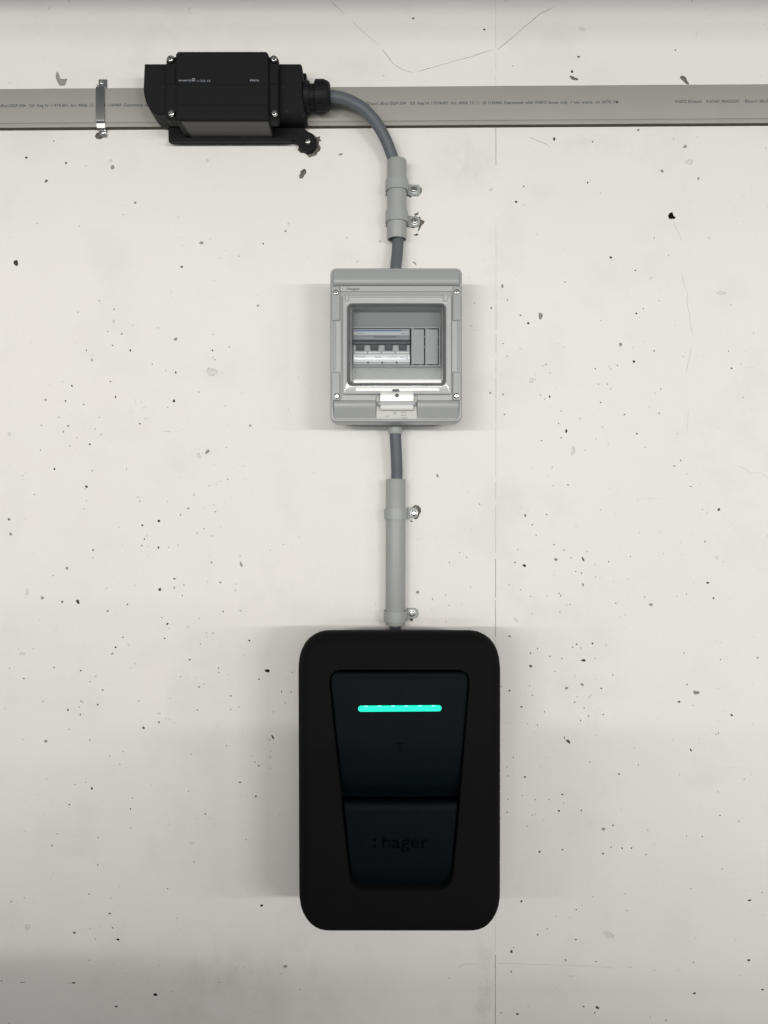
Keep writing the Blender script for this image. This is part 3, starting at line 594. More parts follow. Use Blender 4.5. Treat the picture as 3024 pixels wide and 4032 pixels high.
# ------------------------------------------------------------------ screws
def screw_bm(c, r, kind='torx', h=0.0022, axis=(0, -1, 0)):
    """pan-head screw standing out of a surface at c; returns head and recess meshes"""
    head = new()
    lathe(head, c, axis, [(0, r), (h*.45, r), (h*.8, r*.86), (h, r*.62), (h*.99, r*.42), (h*.45, r*.36), (h*.4, 0)], 20)
    return head
def recess_bm(c, r, h=0.0022, axis=(0, -1, 0), arms=6):
    bm = new(); a = Vector(axis).normalized()
    u = a.cross(Vector((0, 0, 1))).normalized(); v = a.cross(u)
    pts = []
    for k in range(arms*2):
        q = r*(.36 if k % 2 == 0 else .22); t = math.pi*k/arms+.3
        pts.append(bm.verts.new(Vector(c)+a*(h*.52)+(u*math.cos(t)+v*math.sin(t))*q))
    bm.faces.new(pts)
    return bm
def add_screw(c, r, parent, h=0.0022, name='screw', arms=6):
    s = obj(name, screw_bm(c, r, h=h), M['screw'], parent, 35)
    obj('recess', recess_bm(c, r, h, arms=arms), M['socket'], s)
    return s

# ------------------------------------------------------------------ flat cable along the wall
RAIL_D = 0.0100
def rail_y(y0, x): return y0-0.0062*x
fc = thing('flat_cable', 'wide flat grey-green power cable with small printed text running along the whole wall', 'flat cable', P(1512, 420, 0))
def build_flat_cable():
    bm = new()
    d1 = RAIL_D
    def prof(x):
        t = rail_y(349, x); m = rail_y(485, x); b = rail_y(500, x)
        z = lambda yy, d=d1: PZ(yy, d)
        zt, zm, zb = z(t), z(m), z(b)
        e = .0009
        return [(zt-.001, 0.0002), (zt, .0012), (zt, d1-e), (zt-e*.4, d1-e*.3), (zt-e, d1), (zm+.0012, d1), (zm+.0005, d1-.0003),
                (zm, d1-.0014), (zm-.0006, d1-.0018), (zb+.0006, d1-.0018), (zb, d1-.0021), (zb+.0006, .0072), (zb+.0032, .0070), (zb+.0040, .0050), (zb+.0042, .0002)]
    rings = []
    xs = [-2700+k*210 for k in range(41)]
    rnd = random.Random(2)
    for x in xs:
        w = rnd.uniform(-.0002, .0002)
        rings.append([bm.verts.new(W(PX(x, d1), zz+w, dd)) for zz, dd in prof(x)])
    n = len(rings[0])
    for a, b in zip(rings, rings[1:]):
        for i in range(n): bm.faces.new((a[i], a[(i+1) % n], b[(i+1) % n], b[i]))
    bm.faces.new(rings[0]); bm.faces.new(rings[-1])
    obj('sheath', bm, M['flat_cable'], fc, 30)
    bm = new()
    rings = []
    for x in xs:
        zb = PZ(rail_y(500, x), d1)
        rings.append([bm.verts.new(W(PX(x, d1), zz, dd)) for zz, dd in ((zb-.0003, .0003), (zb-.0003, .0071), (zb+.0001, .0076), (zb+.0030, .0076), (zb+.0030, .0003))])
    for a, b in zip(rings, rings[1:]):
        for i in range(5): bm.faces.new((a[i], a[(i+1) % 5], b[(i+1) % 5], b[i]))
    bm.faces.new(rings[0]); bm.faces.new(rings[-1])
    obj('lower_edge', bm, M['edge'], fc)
    words = [('B2ca-s1.d0.a1/SGP-204', 1440, 158), ('SUE', 1614, 21), ('Reg', 1645, 24), ('Nr', 1675, 16), ('11974-001', 1698, 66), ('Art.', 1775, 24),
             ('49606', 1806, 36), ('13.', 1852, 16), ('11.', 1876, 14), ('20', 1899, 15), ('1160460', 1923, 53), ('Guaranteed', 1984, 76), ('with', 2068, 30),
             ('WOERTZ', 2105, 49), ('boxes', 2160, 38), ('only', 2206, 30), ('/', 2245, 8), ('www.', 2260, 24), ('woertz.', 2290, 46), ('ch', 2345, 16),
             ('00792', 2371, 37), ('DM', 2415, 19), ('WOERTZ', 2657, 46), ('5G16mm2', 2708, 54), ('0.6/1kV', 2781, 52), ('PRNC/LSOH', 2841, 69),
             ('B2ca-s1.d0.a1/SGP-204', 2933, 158)]
    left = [(w, x-1498, ww) for w, x, ww in words if 1500 < x < 2500]+[('d0.a1/SGP-204', 0, 101)]
    left = [l for l in left if -40 <= l[1] < 900]
    bms = []
    for w, x, ww in words+left:
        if w.startswith('B2ca') and x < 1450: x += 0
        obj('printed_text', text_bm(w, x, rail_y(422, x), 11.5, RAIL_D, ww, slope=-0.0062, bold=0.02), M['ink'], fc, keep=True)
build_flat_cable()

# metal clip over the flat cable
def strip(bm, prof, x0, x1, t):
    """bent strap: prof is a list of (z, d) midline points, strap x0..x1, thickness t"""
    n = len(prof); outer = []; inner = []
    for i, (z, d) in enumerate(prof):
        a = prof[max(i-1, 0)]; b = prof[min(i+1, n-1)]
        tt = Vector((b[0]-a[0], b[1]-a[1])).normalized()
        nn = Vector((tt.y, -tt.x))
        outer.append((z+nn.x*t/2, d+nn.y*t/2)); inner.append((z-nn.x*t/2, d-nn.y*t/2))
    loop = outer+inner[::-1]
    A = [bm.verts.new(W(x0, z, d)) for z, d in loop]; B = [bm.verts.new(W(x1, z, d)) for z, d in loop]
    m = len(loop)
    for i in range(m): bm.faces.new((A[i], A[(i+1) % m], B[(i+1) % m], B[i]))
    for i in range(n-1):
        bm.faces.new((A[i], A[m-1-i], A[m-2-i], A[i+1])); bm.faces.new((B[i], B[i+1], B[m-2-i], B[m-1-i]))
clip = thing('cable_clip', 'narrow galvanised metal strap holding the flat cable left of the black box', 'clip', P(396, 420, 0))
bm = new()
zt = PZ(346.5, RAIL_D)
zbot = PZ(rail_y(500, 396), RAIL_D)
prof = [(PZ(312, .002), .0012), (zt+.0022, .0012), (zt+.0015, .0022), (zt+.0015, .0095), (zt+.0008, .0114), (zt-.0010, .0118),
        (PZ(470, .012), .0122), (PZ(476, .012), .0119), (PZ(482, .012), .0095), (zbot-.0012, .0085), (zbot-.0016, .0022), (zbot-.0022, .0014), (zbot-.0110, .0014)]
strip(bm, prof, PX(379, .011), PX(412, .011), .0010)
obj('strap', bm, M['galv'], clip, 25)
add_screw(W(PX(400, .002), PZ(325, .002), .0017), .0028, clip, .0016)
add_screw(W(PX(407, .002), PZ(519, .002), .0019), .0050, clip, .0026)

# ------------------------------------------------------------------ black tap-off box
jb = thing('junction_box', 'black plastic tap-off box with four cover screws clamped over the flat cable', 'junction box', P(880, 400, 0))
def build_junction():
    bm = new()
    o = ppoly([(563, 345), (567, 252), (571, 249), (1183, 249), (1188, 254), (1193, 300), (1195, 345), (1199, 440), (1193, 453), (618, 453), (604, 447), (586, 425), (572, 398), (565, 372)][::-1], .045)
    stack(bm, o, [(0, .0095), (0, .040), (.0006, .0438), (.0022, .045)])
    obj('body', bm, M['black'], jb, 25)
    # cover flange and raised middle
    bm = new()
    o = prect(655, 1097, 224, 474, .056, 14, 5)
    stack(bm, o, [(0, .040), (0, .0555), (.0008, .0565)])
    for sx, sy in ((672.5, 234), (1078, 234), (676, 447), (1081, 447)):
        lathe(bm, W(PX(sx, .058), PZ(sy, .058), .04), (0, -1, 0), [(0, 15*S(.058)), (.0185, 15*S(.058)), (.0195, 13.5*S(.058))], 24)
    o = ppoly([(692, 214), (701, 203), (1047, 203), (1057, 214), (1058, 475), (694, 475)][::-1], .062)
    stack(bm, o, [(0, .0115), (0, .0612), (.0008, .0622)])
    for y0, y1, dd in ((206, 331, .0628), (335, 413, .0630), (417, 471, .0628)):
        stack(bm, prect(697, 1053, y0, y1, .063, 2, 2), [(0, .061), (0, dd-.0004), (.0005, dd)])
    for x0, x1 in ((657, 690), (1060, 1094)):
        stack(bm, prect(x0, x1, 262, 330, .057, 2, 2), [(0, .055), (0, .0569), (.0004, .0573)])
    obj('cover', bm, M['black'], jb, 25)
    bm = new()
    zb_ = PZ(475, .062)
    v = [bm.verts.new(W(PX(x, .062), zb_+dz, dd)) for x, dz, dd in ((712, -.0001, .0600), (1054, -.0001, .0600), (1054, -.0001, .0170), (724, -.0001, .0170), (724, -.0009, .0170), (1054, -.0009, .0170), (1054, -.0009, .0600), (712, -.0009, .0600))]
    for q in ((0, 1, 2, 3), (7, 6, 5, 4), (0, 7, 6, 1), (1, 6, 5, 2), (2, 5, 4, 3), (3, 4, 7, 0)): bm.faces.new([v[i] for i in q])
    obj('underside', bm, M['black_sheen'], jb)
    # wing recesses, little slots
    for x0, x1, y0, y1 in ((1122, 1134, 430, 441), (1106, 1122, 339, 344), (634, 648, 339, 344)):
        bm = new(); stack(bm, prect(x0, x1, y0, y1, .0455, 2, 2), [(0, .044), (0, .0452)])
        obj('slot', bm, M['slot'], jb)
    # fixing plate with round lug
    bm = new()
    pts = [(662, 500), (663, 551), (669, 557), (1158, 557), (1168, 561), (1176, 572)]
    for a in range(215, -61, -15):
        pass
    cx, cy, r = 1209, 557, 38
    for a in range(145, -76, -11):
        pts.append((cx+r*math.cos(math.radians(a)), cy+r*math.sin(math.radians(a))))
    pts += [(1206, 512), (1192, 500)]
    o = ppoly(pts[::-1], .009)
    if area(o) < 0: o = o[::-1]
    stack(bm, o, [(0, .0002), (0, .0084), (.0006, .0092)])
    lathe(bm, W(PX(cx+3, .010), PZ(cy-1, .010), .0088), (0, -1, 0), [(0, 22*S(.01)), (.0016, 21*S(.01))], 24)
    obj('fixing_plate', bm, M['black'], jb, 25)
    bm = new()
    o = ppoly([(664, 541), (664, 557), (1150, 556), (1150, 541)], .0165)
    if area(o) < 0: o = o[::-1]
    stack(bm, o, [(0, .0105), (0, .016), (.0004, .0166)])
    obj('lower_rib', bm, M['black'], jb, 25)
    add_screw(W(PX(1212.5, .0105), PZ(556, .0105), .0103), 11.5*S(.013), jb, .0024, 'fixing_screw')
    for sx, sy in ((672.5, 234), (1078, 234), (676, 447), (1081, 447)):
        add_screw(W(PX(sx, .0595), PZ(sy, .0595), .0592), 12.5*S(.06), jb, .0028, 'cover_screw')
    # end plate and gland
    bm = new()
    stack(bm, prect(1190, 1207, 290, 472, .030, 4, 2), [(0, .011), (0, .031), (.0008, .032)])
    obj('end_plate', bm, M['black'], jb, 25)
    gd = .034
    gz = PZ(379, gd); gx = lambda p: PX(p, gd)
    org = W(gx(1196), gz, gd)
    bm = new()
    L = lambda p: gx(p)-gx(1196)
    k = S(gd)
    def hexbody(x0, x1, r, cham):
        n = 6; rings = []
        for xx, rr in ((x0, r*(1-cham)), (x0+.001, r), (x1-.0035 if cham < .1 else x1-.001, r), (x1, r*(1-cham*2.2))):
            rings.append([bm.verts.new(org+Vector((L(0)*0+xx, 0, 0))+Vector((0, math.cos(2*math.pi*q/24), math.sin(2*math.pi*q/24)))*rr*(1-.045*(1-abs(math.cos(3*2*math.pi*q/24))))) for q in range(24)])
        for a, b in zip(rings, rings[1:]):
            for i in range(24): bm.faces.new((a[i], a[(i+1) % 24], b[(i+1) % 24], b[i]))
        bm.faces.new(rings[0]); bm.faces.new(rings[-1])
    hexbody(L(1199), L(1220), 57*k, .02)
    lathe(bm, org+Vector((L(1216), 0, 0)), (1, 0, 0), [(0, 45*k), (L(1244)-L(1216), 45*k)], 24)
    g = obj('cable_gland', bm, M['black'], jb, 30)
    bm = new()
    R = 58.5*k
    prof = [(0, R*.93), (.001, R), (.006, R), (.013, R*.99), (.0165, R*.96), (.0192, R*.88), (.0208, R*.76), (.0212, R*.55)]
    lathe(bm, org+Vector((L(1240), 0, 0)), (1, 0, 0), prof, 24)
    for q in range(12):
        a = 2*math.pi*q/12
        c = org+Vector((L(1240)+.0075, math.cos(a)*R, math.sin(a)*R))
        m0 = Matrix.Translation(c) @ Matrix.Rotation(a, 4, 'X')
        rr = bmesh.ops.create_cube(bm, size=1.0)
        for v in rr['verts']:
            v.co = m0 @ Vector((v.co.x*.012, v.co.y*.0012, v.co.z*.0035))
    obj('gland_nut', bm, M['black'], g, 30)
    # print
    tb = [text_bm('woertz', 702, 320, 9, .0630, 52, bold=.004), text_bm('5G', 790, 322, 8, .0630, 18), text_bm('16', 816, 322, 8, .0630, 12),
          text_bm('49616', 983, 321, 9, .0630, 36)]
    for q, y in enumerate((321,)):
        tb.append(text_bm('-', 774, 322, 9, .0630, 12))
    bm = new()
    d = .06306; c = (PX(762, d), PZ(314, d)); 
    a_ = [bm.verts.new(W(c[0]+6.5*S(d)*math.cos(t*math.pi/4+.39), c[1]+6.5*S(d)*math.sin(t*math.pi/4+.39), d)) for t in range(8)]
    b_ = [bm.verts.new(W(c[0]+3.8*S(d)*math.cos(t*math.pi/4+.39), c[1]+3.8*S(d)*math.sin(t*math.pi/4+.39), d)) for t in range(8)]
    for i in range(8): bm.faces.new((a_[i], a_[(i+1) % 8], b_[(i+1) % 8], b_[i]))
    tb.append(bm)
    for b in tb: obj('printed_text', b, M['ink_white'], jb, keep=True)
build_junction()

# ------------------------------------------------------------------ round cables
CR = .0079
def cable(name, label, pts, loc):
    t = tube
    bm = new()
    tube(bm, smooth_path([P(a, b, d) for a, b, d in pts], 8), CR, 22)
    o = obj(name, bm, M['cable'], None, 40)
    o['label'] = label; o['category'] = 'cable'
    return o
cable('power_cable', 'thick grey cable bending down from the black tap-off box into the grey enclosure',
      [(1270, 379, .034), (1305, 380, .034), (1350, 387, .035), (1400, 408, .036), (1445, 441, .034), (1487, 493, .030), (1519, 550, .025),
       (1540, 602, .021), (1553, 645, .0185), (1560, 700, .0170), (1564, 760, .0165), (1567, 850, .0165), (1567.5, 930, .0170), (1564, 1000, .020), (1558.5, 1054, .024), (1556, 1140, .026)], None)
cable('charger_cable', 'short grey cable running from the bottom of the grey enclosure down to the black charger',
      [(1556, 1640, .026), (1556, 1700, .026), (1559, 1760, .024), (1562, 1830, .021), (1562.5, 1886, .018), (1560, 1990, .0165), (1557, 2200, .0165), (1556, 2430, .0165), (1556, 2540, .0165)], None)

# ------------------------------------------------------------------ conduits
def conduit(label, px, y0, y1, d=.0165, r=.0134, dx=0.0):
    bm = new()
    n = 32; wl = .0017
    def ring(y, rr, ddx=0): 
        return [bm.verts.new(W(PX(px+ddx, d)+rr*math.cos(2*math.pi*k/n), PZ(y, d), d+rr*math.sin(2*math.pi*k/n))) for k in range(n)]
    rs = [ring(y0+1, r-.0003), ring(y0+3, r), ring(y1-3, r, dx), ring(y1-1, r-.0003, dx), ring(y1, r-.001, dx), ring(y1-1, r-wl, dx), ring(y0+1, r-wl), ring(y0, r-.001)]
    for a, b in zip(rs, rs[1:]+rs[:1]):
        for i in range(n): bm.faces.new((a[i], a[(i+1) % n], b[(i+1) % n], b[i]))
    o = obj('conduit', bm, M['conduit'], None, 30)
    o['label'] = label; o['category'] = 'conduit'; o['group'] = 'plastic conduits around the cable'
    return o
conduit('short grey plastic conduit above the grey enclosure, held by two clamps', 1562.5, 632, 944)
conduit('longer grey plastic conduit just above the black charger', 1558, 1886, 2462, dx=-1)

def clamp(label, px, yb0, yb1, tab_y, screw, tabw, shape, d=.0165, r=.0150):
    """saddle clamp: a band round the pipe with one ear screwed to the wall on the right"""
    t = thing('pipe_clamp', label, 'clamp', W(PX(px, d), PZ((yb0+yb1)/2, d), 0), 'pipe clamps holding the conduits')
    x0 = PX(px, d); za = PZ(yb0, d); zb = PZ(yb1, d)
    bm = new()
    # band section: from wall at left, round the front, down to the ear at right
    mid = []
    for k in range(25):
        a = math.radians(205-(205+12)*k/24)
        mid.append((x0+r*math.cos(a), d+r*math.sin(a)))
    mid = [(x0-r*.99, .0004)]+[m for m in mid if m[1] > .0008]
    ex = PX(tabw, .003)
    mid += [(x0+r+.0005, .0075), (x0+r+.0010, .0045), (x0+r+.0028, .0030), (x0+r+.005, .0026)]
    th = .0015
    out = []; inn = []
    for i, (x, dd) in enumerate(mid):
        a = mid[max(i-1, 0)]; b = mid[min(i+1, len(mid)-1)]
        tt = Vector((b[0]-a[0], b[1]-a[1])).normalized(); nn = Vector((-tt.y, tt.x))
        out.append((x+nn.x*th/2, dd+nn.y*th/2)); inn.append((x-nn.x*th/2, dd-nn.y*th/2))
    loop = out+inn[::-1]; m = len(loop); n = len(mid)
    rows = []
    e = .0005
    for z, sh in ((za, 0), (zb, 0)):
        rows.append([bm.verts.new(W(x, z, dd)) for x, dd in loop])
    for i in range(m): bm.faces.new((rows[0][i], rows[0][(i+1) % m], rows[1][(i+1) % m], rows[1][i]))
    for i in range(n-1):
        for rw in rows: bm.faces.new((rw[i], rw[i+1], rw[m-2-i], rw[m-1-i]))
    obj('band', bm, M['clamp'], t, 30)
    bm = new()
    ty0, ty1 = tab_y
    xa = x0+r+.0022; xb = ex; z0 = PZ(ty1, .003); z1 = PZ(ty0, .003)
    if shape == 'round':
        rr = (z1-z0)/2
        o = [(xa, z0)]+[(xb-rr*.8+rr*.8*math.cos(math.radians(a)), (z0+z1)/2+rr*math.sin(math.radians(a))) for a in range(-90, 91, 15)]+[(xa, z1)]
    else:
        c = .0028
        o = [(xa, z0), (xb-c, z0), (xb, z0+c*1.6), (xb, z1-c*1.6), (xb-c, z1), (xa, z1)]
    stack(bm, o, [(0, .0006), (0, .0030), (.0004, .0034)])
    obj('ear', bm, M['clamp'], t, 30)
    s = add_screw(W(PX(screw[0], .0036), PZ(screw[1], .0036), .0034), 11.5*S(0), t, .0026)
    bm = new(); lathe(bm, W(PX(screw[0], .0036), PZ(screw[1], .0036), .0033), (0, -1, 0), [(0, 14*S(0)), (.0004, 14*S(0)), (.0005, 13*S(0))], 24)
    obj('washer', bm, M['galv'], s, 30)
    return t
clamp('angular clamp high on the short conduit, screwed to the wall below the cable bend', 1562.5, 713, 754, (727, 770), (1631, 747), 1656, 'cut')
clamp('lower clamp on the short conduit, beside a ragged patch of chipped concrete', 1562.5, 836, 878, (851, 893), (1632, 871), 1655, 'round')
clamp('upper clamp on the long conduit, over a round chipped hole in the wall', 1557.5, 2003, 2045, (1998, 2040), (1630, 2021), 1647, 'round')
clamp('bottom clamp on the long conduit, just above the black charger', 1556.5, 2405, 2447, (2394, 2436), (1622, 2415), 1647, 'round')

# ------------------------------------------------------------------ distribution enclosure
db = thing('distribution_box', 'grey plastic distribution box with a clear window between the two conduits', 'distribution box', P(1556, 1400, 0))
def hstrip(bm, x0p, x1p, rows, edge=.0015):
    """surface across x0..x1 following (py, depth) rows, rounded off at its two ends"""
    cols = []
    for py, d in rows:
        z = PZ(py, d); xa = PX(x0p, d); xb = PX(x1p, d)
        cols.append([bm.verts.new(W(x, z, dd)) for x, dd in
                     ((xa, d-edge*1.6), (xa+edge*.15, d-edge*.7), (xa+edge*.6, d-edge*.15), (xa+edge*1.4, d), ((xa+xb)/2, d), (xb-edge*1.4, d), (xb-edge*.6, d-edge*.15), (xb-edge*.15, d-edge*.7), (xb, d-edge*1.6))])
    for a, b in zip(cols, cols[1:]):
        for i in range(8): bm.faces.new((a[i], a[i+1], b[i+1], b[i]))
def build_box():
    # base shell against the wall
    bm = new()
    stack(bm, prect(1306, 1812, 1062, 1654, .08, 22, 6), [(.004, .0005), (.002, .03), (.0018, .052)])
    obj('base', bm, M['box'], db, 30)
    bm = new()
    stack(bm, prect(1368, 1744, 1640, 1660, .05, 4, 2), [(0, .006), (0, .048), (.001, .050)])
    obj('bottom_flange', bm, M['box'], db, 30)
    # cover frame with its window opening
    fd = .083
    outer = prect(1300, 1820, 1054, 1662, fd, 24, 6)
    hole = prect(1384, 1742, 1212, 1500, fd, 10, 6)
    bm = new()
    ring_stack(bm, [(inset(outer, .0004), .048), (outer, .052), (outer, .0795), (inset(outer, .0005), .0815), (inset(outer, .0016), .0828), (inset(outer, .0034), .0830),
                    (inset(outer, .0044), .0822), (hole, .0822), (inset(hole, .0006), .080), (inset(hole, .0012), .062)])
    # top roll
    hstrip(bm, 1311, 1809, [(1062, .0810), (1064, .0832), (1068, .0842), (1085, .0862), (1096, .0876), (1101, .0879), (1107, .0878), (1113, .0874), (1118, .0864), (1122, .0852), (1125, .0835)])
    # bottom rolls either side of the latch
    for a, b in ((1313, 1481), (1642, 1807)):
        hstrip(bm, a, b, [(1577, .0835), (1580, .0866), (1586, .0876), (1592, .0876), (1600, .0873), (1608, .0866), (1620, .0850), (1636, .0832), (1646, .0822), (1650, .0812)])
    # side cheeks
    for a, b in ((1305, 1339), (1783, 1815)):
        for y0, y1 in ((1128, 1262), (1466, 1576)):
            stack(bm, prect(a, b, y0, y1, .0845, 5, 3), [(0, .080), (0, .0838), (.0008, .0848)])
    obj('cover', bm, M['box'], db, 35)
    for a, b, y0, y1, dd in ((1340, 1783, 1126, 1148, .0846), (1344, 1480, 1557, 1577, .0846), (1643, 1780, 1557, 1577, .0846), (1322, 1343, 1264, 1464, .0837), (1779, 1801, 1264, 1464, .0837)):
        bm = new(); stack(bm, prect(a, b, y0, y1, .0845, 1, 2), [(0, .080), (0, dd-.0003), (.0003, dd)])
        obj('edge_strip', bm, M['box_light'], db, 30)
    obj('printed_text', text_bm(':hager', 1364, 1142, 11, .0846, 55, bold=.01), M['ink_dark'], db, keep=True)
    for sx, sy in ((1322, 1152), (1798, 1149), (1326, 1559), (1797, 1558)):
        add_screw(W(PX(sx, .0855), PZ(sy, .0855), .0846), 11.5*S(.085), db, .0024, 'cover_screw', 4)
    # lid: frame round the window
    ld = .090
    o = prect(1349, 1778, 1160, 1551, ld, 8, 6)
    i1 = prect(1366, 1757, 1194, 1519, ld, 20, 6)
    bm = new()
    ring_stack(bm, [(o, .082), (o, .0868), (inset(o, .0008), .0882), (inset(o, .0022), .0888), (i1, .0898), (inset(i1, .0004), .084)])
    # ridges across the top and bottom of the lid
    hstrip(bm, 1362, 1768, [(1163, .0888), (1165, .0905), (1168, .0908), (1171, .0900), (1173, .0885)], .0008)
    lid = obj('lid', bm, M['lid'], db, 35)
    for a, b in ((1360, 1372), (1747, 1762)):
        bm = new(); stack(bm, prect(a, b, 1162, 1186, .0915, 3, 3), [(0, .088), (0, .0912), (.0006, .0922)])
        obj('hinge', bm, M['lid'], lid, 35)
    # raised rim of the window
    bm = new()
    r0 = prect(1367, 1756, 1195, 1518, .09, 20, 6)
    ring_stack(bm, [(r0, .086), (r0, .0915), (inset(r0, .0006), .0932), (inset(r0, .0016), .0938), (inset(r0, .0022), .0932), (inset(r0, .0028), .0918), (inset(r0, .0032), .0900), (inset(r0, .0034), .086)])
    obj('window_rim', bm, M['rim'], lid, 40)
    # sloping lower lip of the window moulding, tipped slightly down
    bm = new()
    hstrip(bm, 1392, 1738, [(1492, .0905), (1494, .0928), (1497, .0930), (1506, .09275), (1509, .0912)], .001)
    obj('window_lip_glint', bm, M['white'], lid, 40)  # white paints the lamp's reflection along the window edge
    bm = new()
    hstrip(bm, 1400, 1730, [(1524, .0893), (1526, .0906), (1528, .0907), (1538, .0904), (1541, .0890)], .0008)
    obj('lower_ridge_glint', bm, M['white'], lid, 40)  # bright reflection on the clear lid, painted as a white strip
    bm = new()
    stack(bm, prect(1378, 1745, 1206, 1506, .0915, 12, 5), [(0, .0905), (0, .0916)])
    obj('window_pane', bm, M['clear'], lid)
    # interior
    bm = new()
    hid = .064
    ring_stack(bm, [(prect(1380, 1748, 1205, 1508, .070, 10, 4), .0600), (prect(1385, 1743, 1211, 1501, .070, 8, 4), .0660), (prect(1387, 1741, 1214, 1498, .070, 6, 4), .0660), (prect(1392, 1736, 1219, 1494, .070, 4, 4), .0630)])
    # upper slope, lower slope
    def quad(x0, x1, ya, da, yb, db_):
        v = [bm.verts.new(P(x0, ya, da)), bm.verts.new(P(x1, ya, da)), bm.verts.new(P(x1, yb, db_)), bm.verts.new(P(x0, yb, db_))]
        bm.faces.new(v)
    quad(1389, 1739, 1216, .0630, 1288, .0665)
    quad(1389, 1739, 1443, .0665, 1498, .0655)
    quad(1389, 1739, 1286, .0600, 1446, .0600)
    obj('inner_panel', bm, M['inner'], db)
    bm = new()
    for y0, y1 in ((1286, 1293), (1438, 1445)):
        stack(bm, prect(1386, 1733, y0, y1, .070, 2, 3), [(0, .058), (0, .0698), (.0005, .0706)])
    for x0, x1 in ((1383, 1389.5), (1728, 1735)):
        stack(bm, prect(x0, x1, 1286, 1445, .070, 2, 3), [(0, .058), (0, .0692), (.0005, .0700)])
    obj('opening_frame', bm, M['inner_bar'], db, 30)
    # black slots round the two blanks
    bm = new()
    stack(bm, prect(1614, 1729, 1293, 1438, .066, 1, 2), [(0, .060), (0, .0662)])
    obj('slot', bm, M['slot'], db)
    for k, (x0, x1) in enumerate(((1619, 1670), (1674, 1725))):
        bm = new()
        stack(bm, prect(x0, x1, 1296, 1434, .070, 2, 3), [(0, .066), (0, .0693), (.0005, .0700)])
        for y in (1322, 1364):
            stack(bm, prect(x1-1, x1+5, y, y+5, .069, 1, 2), [(0, .066), (0, .0690)])
        for x in (x0+2, x0+34):
            stack(bm, prect(x, x+6, 1433, 1439, .069, 1, 2), [(0, .066), (0, .0690)])
        stack(bm, prect(x0, x0+12, 1292, 1297, .069, 1, 2), [(0, .066), (0, .0690)])
        obj('blanking_cover', bm, M['inner_bar'], db, 30)
    # latch and insert
    bm = new()
    stack(bm, prect(1482, 1641, 1552, 1650, .0838, 1, 2), [(0, .080), (0, .0836), (.0003, .0839)])
    obj('latch_insert', bm, M['insert'], db, 30)
    for a, b, y0, y1 in ((1484, 1498, 1549, 1560), (1484, 1498, 1584, 1601), (1629, 1640, 1549, 1560), (1629, 1640, 1584, 1601)):
        bm = new(); stack(bm, prect(a, b, y0, y1, .0846, 1, 2), [(0, .083), (0, .0846)])
        obj('latch_hinge', bm, M['brk_mid'], db)
    lt = new()
    hstrip(lt, 1497, 1629, [(1545, .0880), (1547, .0925), (1550, .0931), (1560, .0929), (1578, .0925), (1581, .0912), (1583, .0885)], .0012)
    hstrip(lt, 1497, 1629, [(1593, .0880), (1595, .0920), (1598, .0927), (1606, .0922), (1612, .0910), (1616, .0880)], .0022)
    la = obj('latch', lt, M['white'], db, 40)  # clear latch plate, its reflection put into the white colour
    bm = new()
    hstrip(bm, 1490, 1636, [(1580, .0865), (1583, .0892), (1589, .0896), (1594, .0888), (1596, .0868)], .0008)
    obj('latch_bar', bm, M['inner_bar'], la, 40)
    bm = new(); lathe(bm, P(1563, 1557, .0926), (0, -1, 0), [(0, 8*S(.09)), (.0006, 8*S(.09)), (.0007, 5*S(.09)), (.0003, 0)], 20)
    obj('latch_hole', bm, M['brk_dark'], la, 30)
    bm = new(); stack(bm, prect(1545, 1572, 1532, 1541, .0915, 2, 2), [(0, .0895), (0, .0914), (.0003, .0917)])
    obj('latch_catch', bm, M['brk_dark'], la)
    bm = new(); stack(bm, prect(1548, 1562, 1619, 1632, .0842, 1, 2), [(0, .083), (0, .0842)])
    obj('pointer', bm, M['inner_bar'], db)
    tb = [text_bm('VE', 1515, 1645, 9, .0840, 17)]
    for y, w in ((1622, 20), (1633, 22), (1644, 24)):
        b2 = new(); stack(b2, prect(1579, 1579+w, y, y+3.5, .0841, .5, 1), [(0, .0838), (0, .08405)]); tb.append(b2)
    for b in tb: obj('small_print', b, M['inner'], db, keep=True)
    # gland underneath
    bm = new()
    c = W(PX(1556, .026), PZ(1656, .026), .026)
    lathe(bm, c, (0, 0, -1), [(0, .0125), (.0055, .0125), (.0070, .0098), (.0160, .0094), (.0178, .0088), (.0184, .0080)], 28)
    obj('entry_grommet', bm, M['clamp'], db, 30)
build_box()

